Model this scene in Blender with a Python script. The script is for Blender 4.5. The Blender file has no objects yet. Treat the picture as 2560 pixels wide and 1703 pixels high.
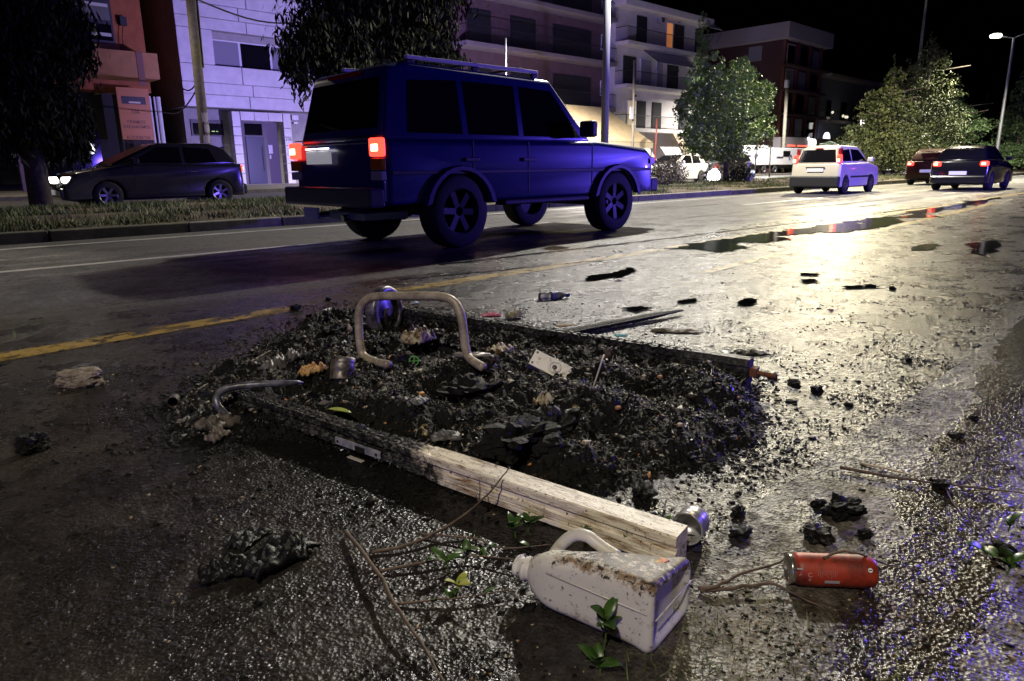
import bpy, bmesh, math, random
import numpy as np
from mathutils import Vector, Matrix, noise
rnd = random.Random(7); nr = np.random.RandomState(7)
S = bpy.context.scene; COL = S.collection
# ------------------------------------------------------------------ camera
FPX, CAMH = 1728., .85
def _axes(pi, ro, ya):
    cp, sp, cr, sr = math.cos(pi), math.sin(pi), math.cos(ro), math.sin(ro)
    Z = Vector((-sr*cp, cr*cp, sp)); fw = Vector((0, 0, -1)); h = (fw - Z*fw.dot(Z)).normalized()
    X = h*math.cos(ya) + h.cross(Z)*math.sin(ya); return X, Z.cross(X), Z
AX = _axes(math.radians(13.98), math.radians(.72), math.radians(46.2))
RM = Matrix((AX[0], AX[1], AX[2]))          # camera -> world
cam_d = bpy.data.cameras.new('camera'); cam = bpy.data.objects.new('camera', cam_d); COL.objects.link(cam)
cam.matrix_world = Matrix.Translation((0, 0, CAMH)) @ RM.to_4x4()
cam_d.sensor_width = 36; cam_d.lens = 36*FPX/2560; cam_d.clip_start = .05; cam_d.clip_end = 2000
S.camera = cam
# ------------------------------------------------------------------ world and lights
W = bpy.data.worlds.new('World'); S.world = W; W.use_nodes = True
wn = W.node_tree.nodes; sky = wn.new('ShaderNodeTexSky'); sky.sky_type = 'NISHITA'; sky.sun_disc = False
sky.sun_elevation = math.radians(-4); sky.sun_rotation = math.radians(200); sky.air_density = 1
wn['Background'].inputs['Strength'].default_value = .006
W.node_tree.links.new(sky.outputs[0], wn['Background'].inputs[0])
S.view_settings.view_transform = 'Standard'; S.view_settings.look = 'None'; S.view_settings.gamma = 1
S.view_settings.exposure = 0; S.view_settings.use_curve_mapping = False
S.cycles.use_denoising = True; S.cycles.sample_clamp_direct = 30; S.cycles.max_bounces = 5; S.cycles.sample_clamp_indirect = 3
S.cycles.caustics_reflective = False; S.cycles.caustics_refractive = False
def spot(name, loc, power, col, size=150, rad=.14, aim=(0, 0, -1)):
    d = bpy.data.lights.new(name, 'SPOT'); d.energy = power; d.color = col; d.spot_size = math.radians(size)
    d.spot_blend = .5; d.shadow_soft_size = rad
    o = bpy.data.objects.new(name, d); COL.objects.link(o); o.location = loc
    o.rotation_euler = Vector(aim).to_track_quat('-Z', 'Y').to_euler(); return o
def point(name, loc, power, col, rad=.1):
    d = bpy.data.lights.new(name, 'POINT'); d.energy = power; d.color = col; d.shadow_soft_size = rad
    o = bpy.data.objects.new(name, d); COL.objects.link(o); o.location = loc; return o
LC, LB, LA, LD = (15.5, 10.4, 9.2), (36.3, 9.6, 9.0), (53, 10.6, 8.6), (-4.5, -2.0, 7.0)
spot('street_and_fill_light', LC, 9500, (1, .94, .84), 150, .14, (-.25, -.45, -1))
spot('street_and_fill_light', LB, 9000, (1, .87, .60))
spot('street_and_fill_light', LA, 14000, (1, .92, .75))
spot('street_and_fill_light', LD, 2000, (1, .88, .70), 120)
spot('street_and_fill_light', (36.3, 14.2, 9.0), 14000, (1, .88, .58), 150, .16, (-.8, -.35, -1))
spot('street_and_fill_light', (32, 27, 9.5), 34000, (1, .93, .86))       # unseen lamp added to brighten the pale block and its neighbours
spot('street_and_fill_light', (57, 27, 9.5), 26000, (1, .93, .86))  # unseen lamp added for the buildings further right
spot('street_and_fill_light', (4, 28, 9.5), 2000, (1, .85, .7))  # weak unseen fill added before the clad office front
point('beacon_and_fill_light', (21.5, -1.6, 1.9), 6500, (.15, .09, 1), .08)      # blue lamps of the police cars out of frame
point('beacon_and_fill_light', (-16, -6, 3), 1300, (.24, .16, 1), .1)
spot('beacon_and_fill_light', (21, 25, 2.0), 12000, (.42, .33, 1), 125, .15, (.35, 1, .3))        # added violet fill for the opposite facades, no police car stands here
# ------------------------------------------------------------------ pixel rays (full size photograph) to real places
def ray(px, py): return RM @ Vector((px-1280, -(py-851), -FPX))
def G(px, py, z=0.):
    r = ray(px, py); t = (z-CAMH)/r.z; return Vector((r.x*t, r.y*t, z))
def WY(px, py, y):
    r = ray(px, py); t = y/r.y; return Vector((r.x*t, y, CAMH+r.z*t))
def WP(px, py, p0, n):
    r = ray(px, py); c = Vector((0, 0, CAMH)); t = (Vector(p0)-c).dot(Vector(n))/r.dot(Vector(n)); return c+r*t
# ------------------------------------------------------------------ materials
def N(nt, t, **k):
    n = nt.nodes.new(t)
    for a, b in k.items():
        if a.startswith('i_'): n.inputs[a[2:].replace('_', ' ')].default_value = b
        else: setattr(n, a, b)
    return n
def mix(nt, fac, a, b):
    m = N(nt, 'ShaderNodeMix', data_type='RGBA'); L = nt.links.new
    for k, s in ((0, fac), (6, a), (7, b)):
        if hasattr(s, 'links'): L(s, m.inputs[k])
        else: m.inputs[k].default_value = (*s, 1) if isinstance(s, tuple) and len(s) == 3 else s
    return m.outputs[2]
def mth(nt, op, a, b=0., c=0.):
    m = N(nt, 'ShaderNodeMath', operation=op)
    for k, s in enumerate((a, b, c)):
        if hasattr(s, 'links'): nt.links.new(s, m.inputs[k])
        else: m.inputs[k].default_value = s
    return m.outputs[0]
def tex(nt, vec, scale, detail=4, rough=.6, sx=None):
    n = N(nt, 'ShaderNodeTexNoise'); n.inputs['Scale'].default_value = scale; n.inputs['Detail'].default_value = detail
    n.inputs['Roughness'].default_value = rough
    if sx:
        mp = N(nt, 'ShaderNodeMapping'); mp.inputs['Scale'].default_value = sx; nt.links.new(vec, mp.inputs[0]); vec = mp.outputs[0]
    nt.links.new(vec, n.inputs['Vector']); return n.outputs['Fac']
def ramp(nt, fac, lo, hi): 
    m = N(nt, 'ShaderNodeMapRange'); m.inputs[1].default_value = lo; m.inputs[2].default_value = hi; m.clamp = True
    nt.links.new(fac, m.inputs[0]); return m.outputs[0]
def pos(nt): return N(nt, 'ShaderNodeNewGeometry').outputs['Position']
def obc(nt): return N(nt, 'ShaderNodeTexCoord').outputs['Object']
MC = {}
def M(name, col, rough=.5, metal=0., col2=None, ns=8., nlo=.4, nhi=.6, bump=None, emit=None, alpha=None, sss=None, trans=0, rv=None, coat=0):
    if name in MC: return MC[name]
    m = bpy.data.materials.new(name); m.use_nodes = True; nt = m.node_tree; b = nt.nodes['Principled BSDF']; L = nt.links.new
    b.inputs['Base Color'].default_value = (*col, 1); b.inputs['Roughness'].default_value = rough; b.inputs['Metallic'].default_value = metal
    if coat: b.inputs['Coat Weight'].default_value = coat; b.inputs['Coat Roughness'].default_value = .06
    if trans: b.inputs['Transmission Weight'].default_value = trans
    if sss: b.inputs['Subsurface Weight'].default_value = sss; b.inputs['Subsurface Radius'].default_value = (.02, .02, .015)
    v = obc(nt)
    if col2:
        f = ramp(nt, tex(nt, v, ns, 6, .65), nlo, nhi); L(mix(nt, f, col, col2), b.inputs['Base Color'])
    if rv: L(ramp2(nt, tex(nt, v, ns*1.7, 4), rv[0], rv[1]), b.inputs['Roughness'])
    if bump:
        bp = N(nt, 'ShaderNodeBump'); bp.inputs['Strength'].default_value = bump[1]; bp.inputs['Distance'].default_value = bump[2] if len(bump) > 2 else .01
        L(tex(nt, v, bump[0], 5, .65), bp.inputs['Height']); L(bp.outputs[0], b.inputs['Normal'])
    if emit: m.cycles.emission_sampling = 'AUTO' if 'glare' in name else 'NONE'
    if emit: b.inputs['Emission Color'].default_value = (*emit[0], 1); b.inputs['Emission Strength'].default_value = emit[1]
    MC[name] = m; return m
def ramp2(nt, fac, a, b):
    m = N(nt, 'ShaderNodeMapRange'); m.inputs[1].default_value = .35; m.inputs[2].default_value = .65; m.inputs[3].default_value = a; m.inputs[4].default_value = b
    nt.links.new(fac, m.inputs[0]); return m.outputs[0]
# ------------------------------------------------------------------ objects
def tag(o, label=None, cat=None, group=None, kind=None):
    for k, v in (('label', label), ('category', cat), ('group', group), ('kind', kind)):
        if v: o[k] = v
    return o
def thing(name, label, cat, loc=(0, 0, 0), rot=(0, 0, 0), group=None, mat=None):
    o = bpy.data.objects.new(name, None); COL.objects.link(o); o.empty_display_size = .1
    if mat is not None: o.matrix_world = mat
    else: o.location = loc; o.rotation_euler = rot
    return tag(o, label, cat, group)
def copy_tree(o, parent=None):
    c = o.copy(); COL.objects.link(c); c.parent = parent
    for ch in [x for x in ALL if x.parent == o]: copy_tree(ch, c)
    return c
ALL = []
class MB:
    def __init__(s): s.v = []; s.f = []
    def add(s, vs, fs):
        n = len(s.v); s.v += [tuple(p) for p in vs]; s.f += [tuple(i+n for i in f) for f in fs]; return s
    def box(s, a, b):
        (x0, y0, z0), (x1, y1, z1) = a, b
        return s.add([(x0,y0,z0),(x1,y0,z0),(x1,y1,z0),(x0,y1,z0),(x0,y0,z1),(x1,y0,z1),(x1,y1,z1),(x0,y1,z1)],
                     [(0,3,2,1),(4,5,6,7),(0,1,5,4),(1,2,6,5),(2,3,7,6),(3,0,4,7)])
    def bar(s, p, q, w, h, up=(0, 0, 1)):
        p, q = Vector(p), Vector(q); d = (q-p).normalized(); u = Vector(up); sd = d.cross(u).normalized(); u = sd.cross(d)
        vs = [e + sd*a*w/2 + u*b*h/2 for e in (p, q) for a, b in ((-1,-1),(1,-1),(1,1),(-1,1))]
        return s.add(vs, [(0,1,2,3),(7,6,5,4),(0,4,5,1),(1,5,6,2),(2,6,7,3),(3,7,4,0)])
    def tube(s, pts, r, n=8, cap=True):
        pts = [Vector(p) for p in pts]; k = len(pts); rs = r if isinstance(r, (list, tuple)) else [r]*k
        up = Vector((0, 0, 1)); u = None; base = len(s.v)
        for i, p in enumerate(pts):
            d = (pts[min(i+1, k-1)]-pts[max(i-1, 0)]).normalized()
            if u is None: u = d.cross(up if abs(d.z) < .9 else Vector((1, 0, 0))).normalized()
            u = (u-d*u.dot(d)).normalized(); w = d.cross(u)
            s.v += [tuple(p+(u*math.cos(a)+w*math.sin(a))*rs[i]) for a in [2*math.pi*j/n for j in range(n)]]
        for i in range(k-1):
            for j in range(n):
                a = base+i*n+j; b = base+i*n+(j+1) % n; s.f.append((a, b, b+n, a+n))
        if cap: s.f.append(tuple(base+j for j in range(n))[::-1]); s.f.append(tuple(base+(k-1)*n+j for j in range(n)))
        return s
    def lathe(s, prof, n=24, mat=None):                      # profile (r, z) about z
        mat = mat or Matrix.Identity(4); base = len(s.v)
        for r, z in prof: s.v += [tuple(mat @ Vector((r*math.cos(2*math.pi*j/n), r*math.sin(2*math.pi*j/n), z))) for j in range(n)]
        for i in range(len(prof)-1):
            for j in range(n):
                a = base+i*n+j; b = base+i*n+(j+1) % n; s.f.append((a, b, b+n, a+n))
        return s
    def prism(s, poly, fn0, fn1):                             # poly of 2d points, two placements
        k = len(poly); return s.add([fn0(*p) for p in poly]+[fn1(*p) for p in poly],
            [tuple(range(k))[::-1], tuple(range(k, 2*k))]+[(i, (i+1) % k, (i+1) % k+k, i+k) for i in range(k)])
    def build(s, name, mat, parent=None, world=False, smooth=False, bevel=0, kind=None, label=None, solid=0, sub=0, seg=2):
        me = bpy.data.meshes.new(name); vs = s.v
        if world and parent is not None:
            inv = parent.matrix_world.inverted() if parent.parent is None else None
            l = parent
            M4 = Matrix.Translation(parent.location) if parent.type == 'EMPTY' and parent.rotation_euler.x == 0 and parent.rotation_euler.y == 0 and parent.rotation_euler.z == 0 else parent.matrix_basis
            inv = M4.inverted(); vs = [tuple(inv @ Vector(p)) for p in vs]
        me.from_pydata(vs, [], s.f); bm = bmesh.new(); bm.from_mesh(me); bmesh.ops.recalc_face_normals(bm, faces=bm.faces); bm.to_mesh(me); bm.free()
        if smooth: me.polygons.foreach_set('use_smooth', [True]*len(me.polygons))
        me.materials.append(mat); o = bpy.data.objects.new(name, me); COL.objects.link(o); ALL.append(o)
        if parent is not None: o.parent = parent
        if solid: md = o.modifiers.new('solid', 'SOLIDIFY'); md.thickness = solid; md.offset = 0
        if bevel: md = o.modifiers.new('bevel', 'BEVEL'); md.width = bevel; md.segments = seg; md.limit_method = 'ANGLE'; md.harden_normals = False
        if sub: md = o.modifiers.new('sub', 'SUBSURF'); md.levels = sub; md.render_levels = sub
        if kind: o['kind'] = kind
        if label: o['label'] = label
        return o
def raw(name, v, f, mat, parent=None, smooth=False):          # fast path for numpy arrays of same-size faces
    me = bpy.data.meshes.new(name); n = f.shape[1]
    me.vertices.add(len(v)); me.vertices.foreach_set('co', np.ascontiguousarray(v, dtype=np.float32).ravel())
    me.loops.add(f.size); me.loops.foreach_set('vertex_index', f.astype(np.int32).ravel())
    me.polygons.add(len(f)); me.polygons.foreach_set('loop_start', np.arange(0, f.size, n, dtype=np.int32))
    me.polygons.foreach_set('loop_total', np.full(len(f), n, dtype=np.int32)); me.update(calc_edges=True)
    if smooth: me.polygons.foreach_set('use_smooth', [True]*len(me.polygons))
    me.materials.append(mat); o = bpy.data.objects.new(name, me); COL.objects.link(o); ALL.append(o); o.parent = parent; return o
def rots(n):
    q = nr.normal(size=(n, 4)); q /= np.linalg.norm(q, axis=1)[:, None]; w, x, y, z = q.T
    return np.stack([1-2*(y*y+z*z), 2*(x*y-z*w), 2*(x*z+y*w), 2*(x*y+z*w), 1-2*(x*x+z*z), 2*(y*z-x*w), 2*(x*z-y*w), 2*(y*z+x*w), 1-2*(x*x+y*y)], 1).reshape(n, 3, 3)
def scatter(name, P, size, mat, flat=.6, parent=None, leaf=False, hang=False):   # irregular chips (octahedra) or leaf quads at points P
    n = len(P)
    if leaf: T = np.array([[-.5, 0, 0], [0, -.28, .06], [.5, 0, 0], [0, .28, .06]]); F = np.array([[0, 1, 2, 3]])
    else: T = np.array([[1,0,0],[-1,0,0],[0,1,0],[0,-1,0],[0,0,1],[0,0,-1]])*.5; F = np.array([[0,2,4],[2,1,4],[1,3,4],[3,0,4],[2,0,5],[1,2,5],[3,1,5],[0,3,5]])
    V = np.repeat(T[None], n, 0)
    if not leaf: V = V*nr.uniform(.45, 1.25, size=(n, len(T), 1)) + nr.normal(size=V.shape)*.12
    RR = rots(n)
    if hang:
        dn = np.array([0, 0, -1.])+nr.normal(size=(n, 3))*.45; dn /= np.linalg.norm(dn, axis=1)[:, None]; sd_ = np.cross(dn, nr.normal(size=(n, 3))); sd_ /= np.linalg.norm(sd_, axis=1)[:, None]
        RR = np.stack([dn*1.7, sd_*.8, np.cross(dn, sd_)], 2)
    V = np.einsum('nij,nkj->nki', RR, V*np.asarray(size).reshape(n, 1, 1) if np.ndim(size) else V*size)
    if not leaf: V[:, :, 2] *= flat
    V += P[:, None]; k = len(T)
    return raw(name, V.reshape(-1, 3), (F[None]+(np.arange(n)*k)[:, None, None]).reshape(-1, F.shape[1]), mat, parent)
def txt(name, s, mat, parent, loc, mw, size, th=.002, align='CENTER'):
    c = bpy.data.curves.new(name, 'FONT'); c.body = s; c.size = size; c.extrude = th; c.align_x = align; c.align_y = 'CENTER'
    c.materials.append(mat); t = bpy.data.objects.new(name, c); COL.objects.link(t)
    dg = bpy.context.evaluated_depsgraph_get(); me = bpy.data.meshes.new_from_object(t.evaluated_get(dg)); COL.objects.unlink(t); bpy.data.objects.remove(t)
    o = bpy.data.objects.new(name, me); COL.objects.link(o); ALL.append(o); o.parent = parent; o.matrix_local = Matrix.Translation(loc) @ mw; return o
FACE_S = Matrix.Rotation(math.radians(90), 4, 'X')              # text upright, read from the road
# ================================================================== materials of the ground
def road_mat(name, concrete=False):
    m = bpy.data.materials.new(name); m.use_nodes = True; nt = m.node_tree; b = nt.nodes['Principled BSDF']; L = nt.links.new
    p = pos(nt)
    xyz = N(nt, 'ShaderNodeSeparateXYZ'); L(p, xyz.inputs[0])
    fine = tex(nt, p, 130, 3, .7); mid = tex(nt, p, 62, 3, .6); big = tex(nt, p, .9, 5, .65, (.35, 1.3, 1)); patch = tex(nt, p, 2.6, 6, .7)
    vo = N(nt, 'ShaderNodeTexVoronoi'); vo.inputs['Scale'].default_value = 120; L(p, vo.inputs['Vector'])
    # distance from the fire, for soot and water
    d1 = N(nt, 'ShaderNodeVectorMath', operation='DISTANCE'); L(p, d1.inputs[0]); d1.inputs[1].default_value = (1.8, 2.1, 0)
    soot = ramp(nt, mth(nt, 'ADD', d1.outputs['Value'], mth(nt, 'MULTIPLY', patch, -2.0)), .75, -.25)
    # dry strips of the outer lanes (wheel tracks swept by the traffic)
    yy = xyz.outputs['Y']
    far = ramp(nt, mth(nt, 'ADD', yy, mth(nt, 'MULTIPLY', big, 2.6)), 6.1, 6.9)
    wet = mth(nt, 'SUBTRACT', 1, mth(nt, 'MULTIPLY', far, ramp(nt, tex(nt, p, 1.1, 5, .6, (.12, 1.5, 1)), .34, .52)))
    if concrete: wet = ramp(nt, patch, .42, .6)
    if concrete:
        E0, E1 = G(2480, 1060), G(2230, 1720); dd = (E1-E0).normalized(); nv = Vector((-dd.y, dd.x, 0)); dt = N(nt, 'ShaderNodeVectorMath', operation='DOT_PRODUCT'); L(p, dt.inputs[0]); dt.inputs[1].default_value = tuple(nv)
        ad = mth(nt, 'ABSOLUTE', mth(nt, 'SUBTRACT', dt.outputs['Value'], nv.dot(E0)))
        run = ramp(nt, mth(nt, 'ADD', ad, mth(nt, 'MULTIPLY', tex(nt, p, 5, 6, .65), .32)), .30, .24); wet = mth(nt, 'MAXIMUM', wet, run)
    dry_c = mix(nt, ramp(nt, fine, .35, .7), (.036, .036, .038), (.115, .112, .108))
    wet_c = mix(nt, ramp(nt, fine, .4, .7), (.006, .0055, .005), (.03, .028, .025))
    if concrete:
        dry_c = mix(nt, ramp(nt, tex(nt, p, 60, 6, .8), .38, .62), (.07, .064, .055), (.32, .29, .245)); wet_c = mix(nt, ramp(nt, tex(nt, p, 45, 6, .8), .4, .65), (.015, .012, .009), (.13, .115, .09))
    c = mix(nt, wet, dry_c, wet_c)
    if concrete: c = mix(nt, run, c, (.018, .012, .007))
    mud = ramp(nt, tex(nt, p, 2.3, 6, .7), .46, .60)
    c = mix(nt, mth(nt, 'MULTIPLY', mth(nt, 'MULTIPLY', mud, .55), mth(nt, 'SUBTRACT', 1, far)), c, (.040, .032, .024))
    c = mix(nt, mth(nt, 'MULTIPLY', soot, .93), c, (.006, .0055, .005)); L(c, b.inputs['Base Color'])
    if concrete:
        eg = ramp(nt, mth(nt, 'ADD', yy, mth(nt, 'MULTIPLY', tex(nt, p, 7, 6, .75), .55)), .84, .98); c = mix(nt, eg, c, (.022, .020, .018)); L(c, b.inputs['Base Color'])
    r = mth(nt, 'SUBTRACT', .66, mth(nt, 'MULTIPLY', wet, .40 if not concrete else .33)); r = mth(nt, 'ADD', r, mth(nt, 'MULTIPLY', mud, .16)) if not concrete else r; L(r, b.inputs['Roughness'])
    gr = ramp(nt, mth(nt, 'ADD', mth(nt, 'MULTIPLY', tex(nt, p, 38, 4, .75), .6), mth(nt, 'MULTIPLY', tex(nt, p, 13, 5, .75), .4)), .44, .56)
    L(mth(nt, 'ADD', .06, mth(nt, 'MULTIPLY', gr, mth(nt, 'SUBTRACT', .9, mth(nt, 'MULTIPLY', mud, .35)))), b.inputs['Specular IOR Level'])
    h = mth(nt, 'ADD', mth(nt, 'MULTIPLY', fine, .0020), mth(nt, 'MULTIPLY', vo.outputs['Distance'], .0026))
    h = mth(nt, 'ADD', h, mth(nt, 'MULTIPLY', mid, .0026))
    vo2 = N(nt, 'ShaderNodeTexVoronoi'); vo2.inputs['Scale'].default_value = 44; L(p, vo2.inputs['Vector']); h = mth(nt, 'ADD', h, mth(nt, 'MULTIPLY', vo2.outputs['Distance'], .0030))
    if concrete: L(mth(nt, 'SUBTRACT', r, mth(nt, 'MULTIPLY', run, .14)), b.inputs['Roughness'])
    bp = N(nt, 'ShaderNodeBump'); bp.inputs['Distance'].default_value = 1; L(h, bp.inputs['Height'])
    L(mth(nt, 'SUBTRACT', 1, mth(nt, 'MULTIPLY', far, .6)), bp.inputs['Strength']); L(bp.outputs[0], b.inputs['Normal'])
    return m
ROAD = road_mat('wet_asphalt'); GUT = road_mat('wet_concrete', True)
def sheet(name, x0, y0, x1, y1, z, mat, kind='structure'):
    return MB().add([(x0, y0, z), (x1, y0, z), (x1, y1, z), (x0, y1, z)], [(0, 1, 2, 3)]).build(name, mat, kind=kind)
SOIL = M('soil', (.035, .026, .016), .95, col2=(.085, .065, .04), ns=3, bump=(25, .8, .03))
PAVE = M('paving', (.13, .12, .105), .75, col2=(.2, .185, .16), ns=2.5, bump=(30, .3))
ASPH2 = M('dry_asphalt', (.05, .05, .05), .55, col2=(.08, .078, .075), ns=1.2, bump=(80, .4, .004))
sheet('ground', -400, -400, 900, 700, -.02, ASPH2)
sheet('road', -30, .74, 260, 10.62, 0, ROAD)
sheet('gutter', -30, -3, 60, .74, .002, GUT)
sheet('opposite_road', -40, 17.9, 260, 28.6, -.006, ASPH2)
K = M('kerb_concrete', (.10, .095, .085), .7, col2=(.17, .16, .14), ns=5, bump=(40, .5, .01))
KD = M('kerb_moss', (.05, .055, .035), .8, col2=(.11, .10, .075), ns=4, bump=(40, .5, .01))
kb = thing('kerb', None, None); kb['kind'] = 'structure'
x = -4.; i = 0
while x < 60:
    l = 1.5+rnd.uniform(-.1, .25); g = rnd.uniform(.008, .02); yo = rnd.uniform(-.012, .012); zt = .145+rnd.uniform(-.006, .006)
    MB().box((x, 10.62+yo, -.02), (x+l-g, 10.80+yo, zt)).build('kerb_stone', KD if rnd.random() < .5 else K, kb, bevel=.014)
    x += l
MB().box((60, 10.62, -.02), (200, 10.8, .145)).build('kerb_run', K, kb)
kb2 = thing('kerb', None, None); kb2['kind'] = 'structure'
MB().box((-20, 17.7, -.02), (200, 17.86, .14)).build('kerb_run', K, kb2)
MB().box((-20, 28.6, -.02), (200, 28.8, .13)).build('kerb_run', K, kb2)
# median soil: gently uneven strip
mb = MB(); nx, ny = 260, 16
vs = []
for a in range(nx+1):
    X0 = -6+ (a/nx)**1.5*170
    for b_ in range(ny+1):
        Y0 = 10.8+6.9*b_/ny; vs.append((X0, Y0, .12+.10*math.sin(math.pi*b_/ny)+.045*noise.noise((X0*.9, Y0*.9, 0))))
mb.add(vs, [(a*(ny+1)+b_, (a+1)*(ny+1)+b_, (a+1)*(ny+1)+b_+1, a*(ny+1)+b_+1) for a in range(nx) for b_ in range(ny)])
mb.build('median', SOIL, smooth=True, kind='structure')
sheet('pavement', -40, 28.8, 260, 40.35, .11, PAVE)
# painted lines
def paint(name, col, lo, hi):
    m = bpy.data.materials.new(name); m.use_nodes = True; nt = m.node_tree; b = nt.nodes['Principled BSDF']; L = nt.links.new; p = pos(nt)
    worn = ramp(nt, tex(nt, p, 6, 8, .7), lo, hi); dirt = ramp(nt, tex(nt, p, 3, 5, .7), .35, .65)
    L(mix(nt, dirt, col, tuple(c*.45 for c in col)), b.inputs['Base Color']); b.inputs['Roughness'].default_value = .38
    dv = N(nt, 'ShaderNodeVectorMath', operation='DISTANCE'); L(p, dv.inputs[0]); dv.inputs[1].default_value = (2.4, 4.1, 0)
    L(mth(nt, 'MULTIPLY', worn, ramp(nt, mth(nt, 'ADD', dv.outputs['Value'], mth(nt, 'MULTIPLY', tex(nt, p, 5, 7, .75), 2.6)), 1.7, 2.0)), b.inputs['Alpha'])
    bp = N(nt, 'ShaderNodeBump'); bp.inputs['Distance'].default_value = .004; L(tex(nt, p, 130, 3, .7), bp.inputs['Height']); L(bp.outputs[0], b.inputs['Normal'])
    return m
YEL = paint('yellow_paint', (.44, .29, .035), .42, .50); WHP = paint('white_paint', (.55, .54, .52), .30, .42)
def strip(name, pts, w, mat, z=.004):
    pts = [Vector(p) for p in pts]; vs = []
    for i, p in enumerate(pts):
        d = (pts[min(i+1, len(pts)-1)]-pts[max(i-1, 0)]).normalized(); n_ = Vector((-d.y, d.x, 0))*w/2
        vs += [(p.x+n_.x, p.y+n_.y, z), (p.x-n_.x, p.y-n_.y, z)]
    return MB().add(vs, [(2*i, 2*i+1, 2*i+3, 2*i+2) for i in range(len(pts)-1)]).build(name, mat, kind='structure')
strip('yellow_line', [(-8, 3.93, 0), (.4, 4.0, 0), (1.4, 4.07, 0), (3, 4.13, 0), (7, 4.18, 0), (60, 4.6, 0)], .18, YEL)
strip('yellow_line', [(5, 2.98, 0), (10, 3.25, 0), (18, 3.7, 0)], .12, YEL)
strip('lane_line', [(-12, 7.66, 0), (8.2, 7.63, 0)], .13, WHP)
for a, b_ in ((14.5, 21.5), (29, 36), (43, 50)): strip('lane_line', [(a, 7.67, 0), (b_, 7.72, 0)], .14, WHP)
strip('edge_line', [(-12, 9.95, 0), (200, 10.15, 0)], .14, WHP)
# puddles and tar seams
PUD = bpy.data.materials.new('puddle_water'); PUD.use_nodes = True; nt = PUD.node_tree; b = nt.nodes['Principled BSDF']
b.inputs['Base Color'].default_value = (.010, .009, .009, 1); b.inputs['Roughness'].default_value = .10
bp = N(nt, 'ShaderNodeBump'); bp.inputs['Distance'].default_value = .0006; nt.links.new(tex(nt, pos(nt), 14, 3, .6), bp.inputs['Height']); nt.links.new(bp.outputs[0], b.inputs['Normal'])
TAR = M('tar', (.006, .006, .006), .22, bump=(60, .6, .004))
def blot(name, px, mat, z=.008, kind='structure', jit=.06, sub=5, rag=1.0):
    P = [G(a, c, z) for a, c in px]; out = []
    for i, p in enumerate(P):
        q = P[(i+1) % len(P)]; n_ = Vector((-(q-p).y, (q-p).x, 0))
        for k in range(sub):
            t = k/sub; e = p.lerp(q, t)+n_*jit*rag*(noise.noise((p.x*7+k*1.7, p.y*9+i*3.1, 3.))+.6*noise.noise((p.x*3+k*5.7, p.y*5+i*7.1, 9.)))*(1 if k else .4); out.append((e.x, e.y, z))
    bm = bmesh.new(); vv = [bm.verts.new(o_) for o_ in out]; bm.faces.new(vv); bmesh.ops.triangulate(bm, faces=bm.faces)
    me = bpy.data.meshes.new(name); bm.to_mesh(me); bm.free(); me.materials.append(mat); o = bpy.data.objects.new(name, me); COL.objects.link(o); ALL.append(o); o['kind'] = kind; return o
blot('puddle', [(1660, 622), (1760, 604), (1850, 592), (1950, 578), (2040, 566), (2130, 552), (2230, 540), (2210, 550), (2110, 566), (2030, 582), (1940, 590), (1985, 598), (1900, 606), (1830, 604), (1865, 618), (1800, 630), (1740, 622)], PUD, rag=3, sub=9)
blot('puddle', [(2040, 580), (2180, 545), (2330, 520), (2450, 500), (2500, 492), (2470, 505), (2350, 530), (2230, 560), (2120, 580)], PUD, z=.009, rag=2.5)
blot('puddle', [(2420, 607), (2490, 600), (2505, 612), (2460, 637), (2430, 632)], PUD, rag=2)
blot('puddle', [(2290, 612), (2350, 607), (2330, 622), (2280, 626)], PUD, rag=2)
for i, (a, c, d, e, w) in enumerate(((1100, 662, 1640, 600, .07), (1640, 600, 2560, 489, .05), (1000, 700, 1500, 652, .03), (1960, 585, 2200, 545, .06), (2200, 545, 2450, 505, .05))):
    P0, P1 = G(a, c), G(d, e); strip('tar_seam', [P0.lerp(P1, t/24)+Vector((0, .05*noise.noise((t*.7, i*9., 0)), 0)) for t in range(25)], w, TAR, .005)
# ================================================================== buildings
WHT = M('white_cladding', (.50, .49, .50), .42, col2=(.58, .57, .58), ns=1.5)
REND = M('grey_render', (.26, .255, .25), .85, col2=(.32, .31, .30), ns=2); DARK = M('dark_void', (.008, .008, .009), .8)
GLS = M('dark_glass', (.006, .006, .008), .06); FRW = M('white_frame', (.6, .6, .62), .4); FRD = M('dark_frame', (.02, .02, .022), .5)
FRO = M('frosted_glass', (.20, .20, .24), .35); NAVY = M('navy_door', (.012, .014, .06), .35); STEEL = M('steel', (.55, .55, .56), .25, 1.)
ORG = M('orange_render', (.24, .07, .018), .8, col2=(.30, .095, .025), ns=2); ORL = M('apricot_render', (.34, .165, .06), .8, col2=(.40, .2, .08), ns=2)
BLK = M('black_paint', (.01, .01, .01), .5); SIGNO = M('sign_orange', (.42, .15, .035), .5); INK = M('sign_ink', (.03, .01, .02), .6)
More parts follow.
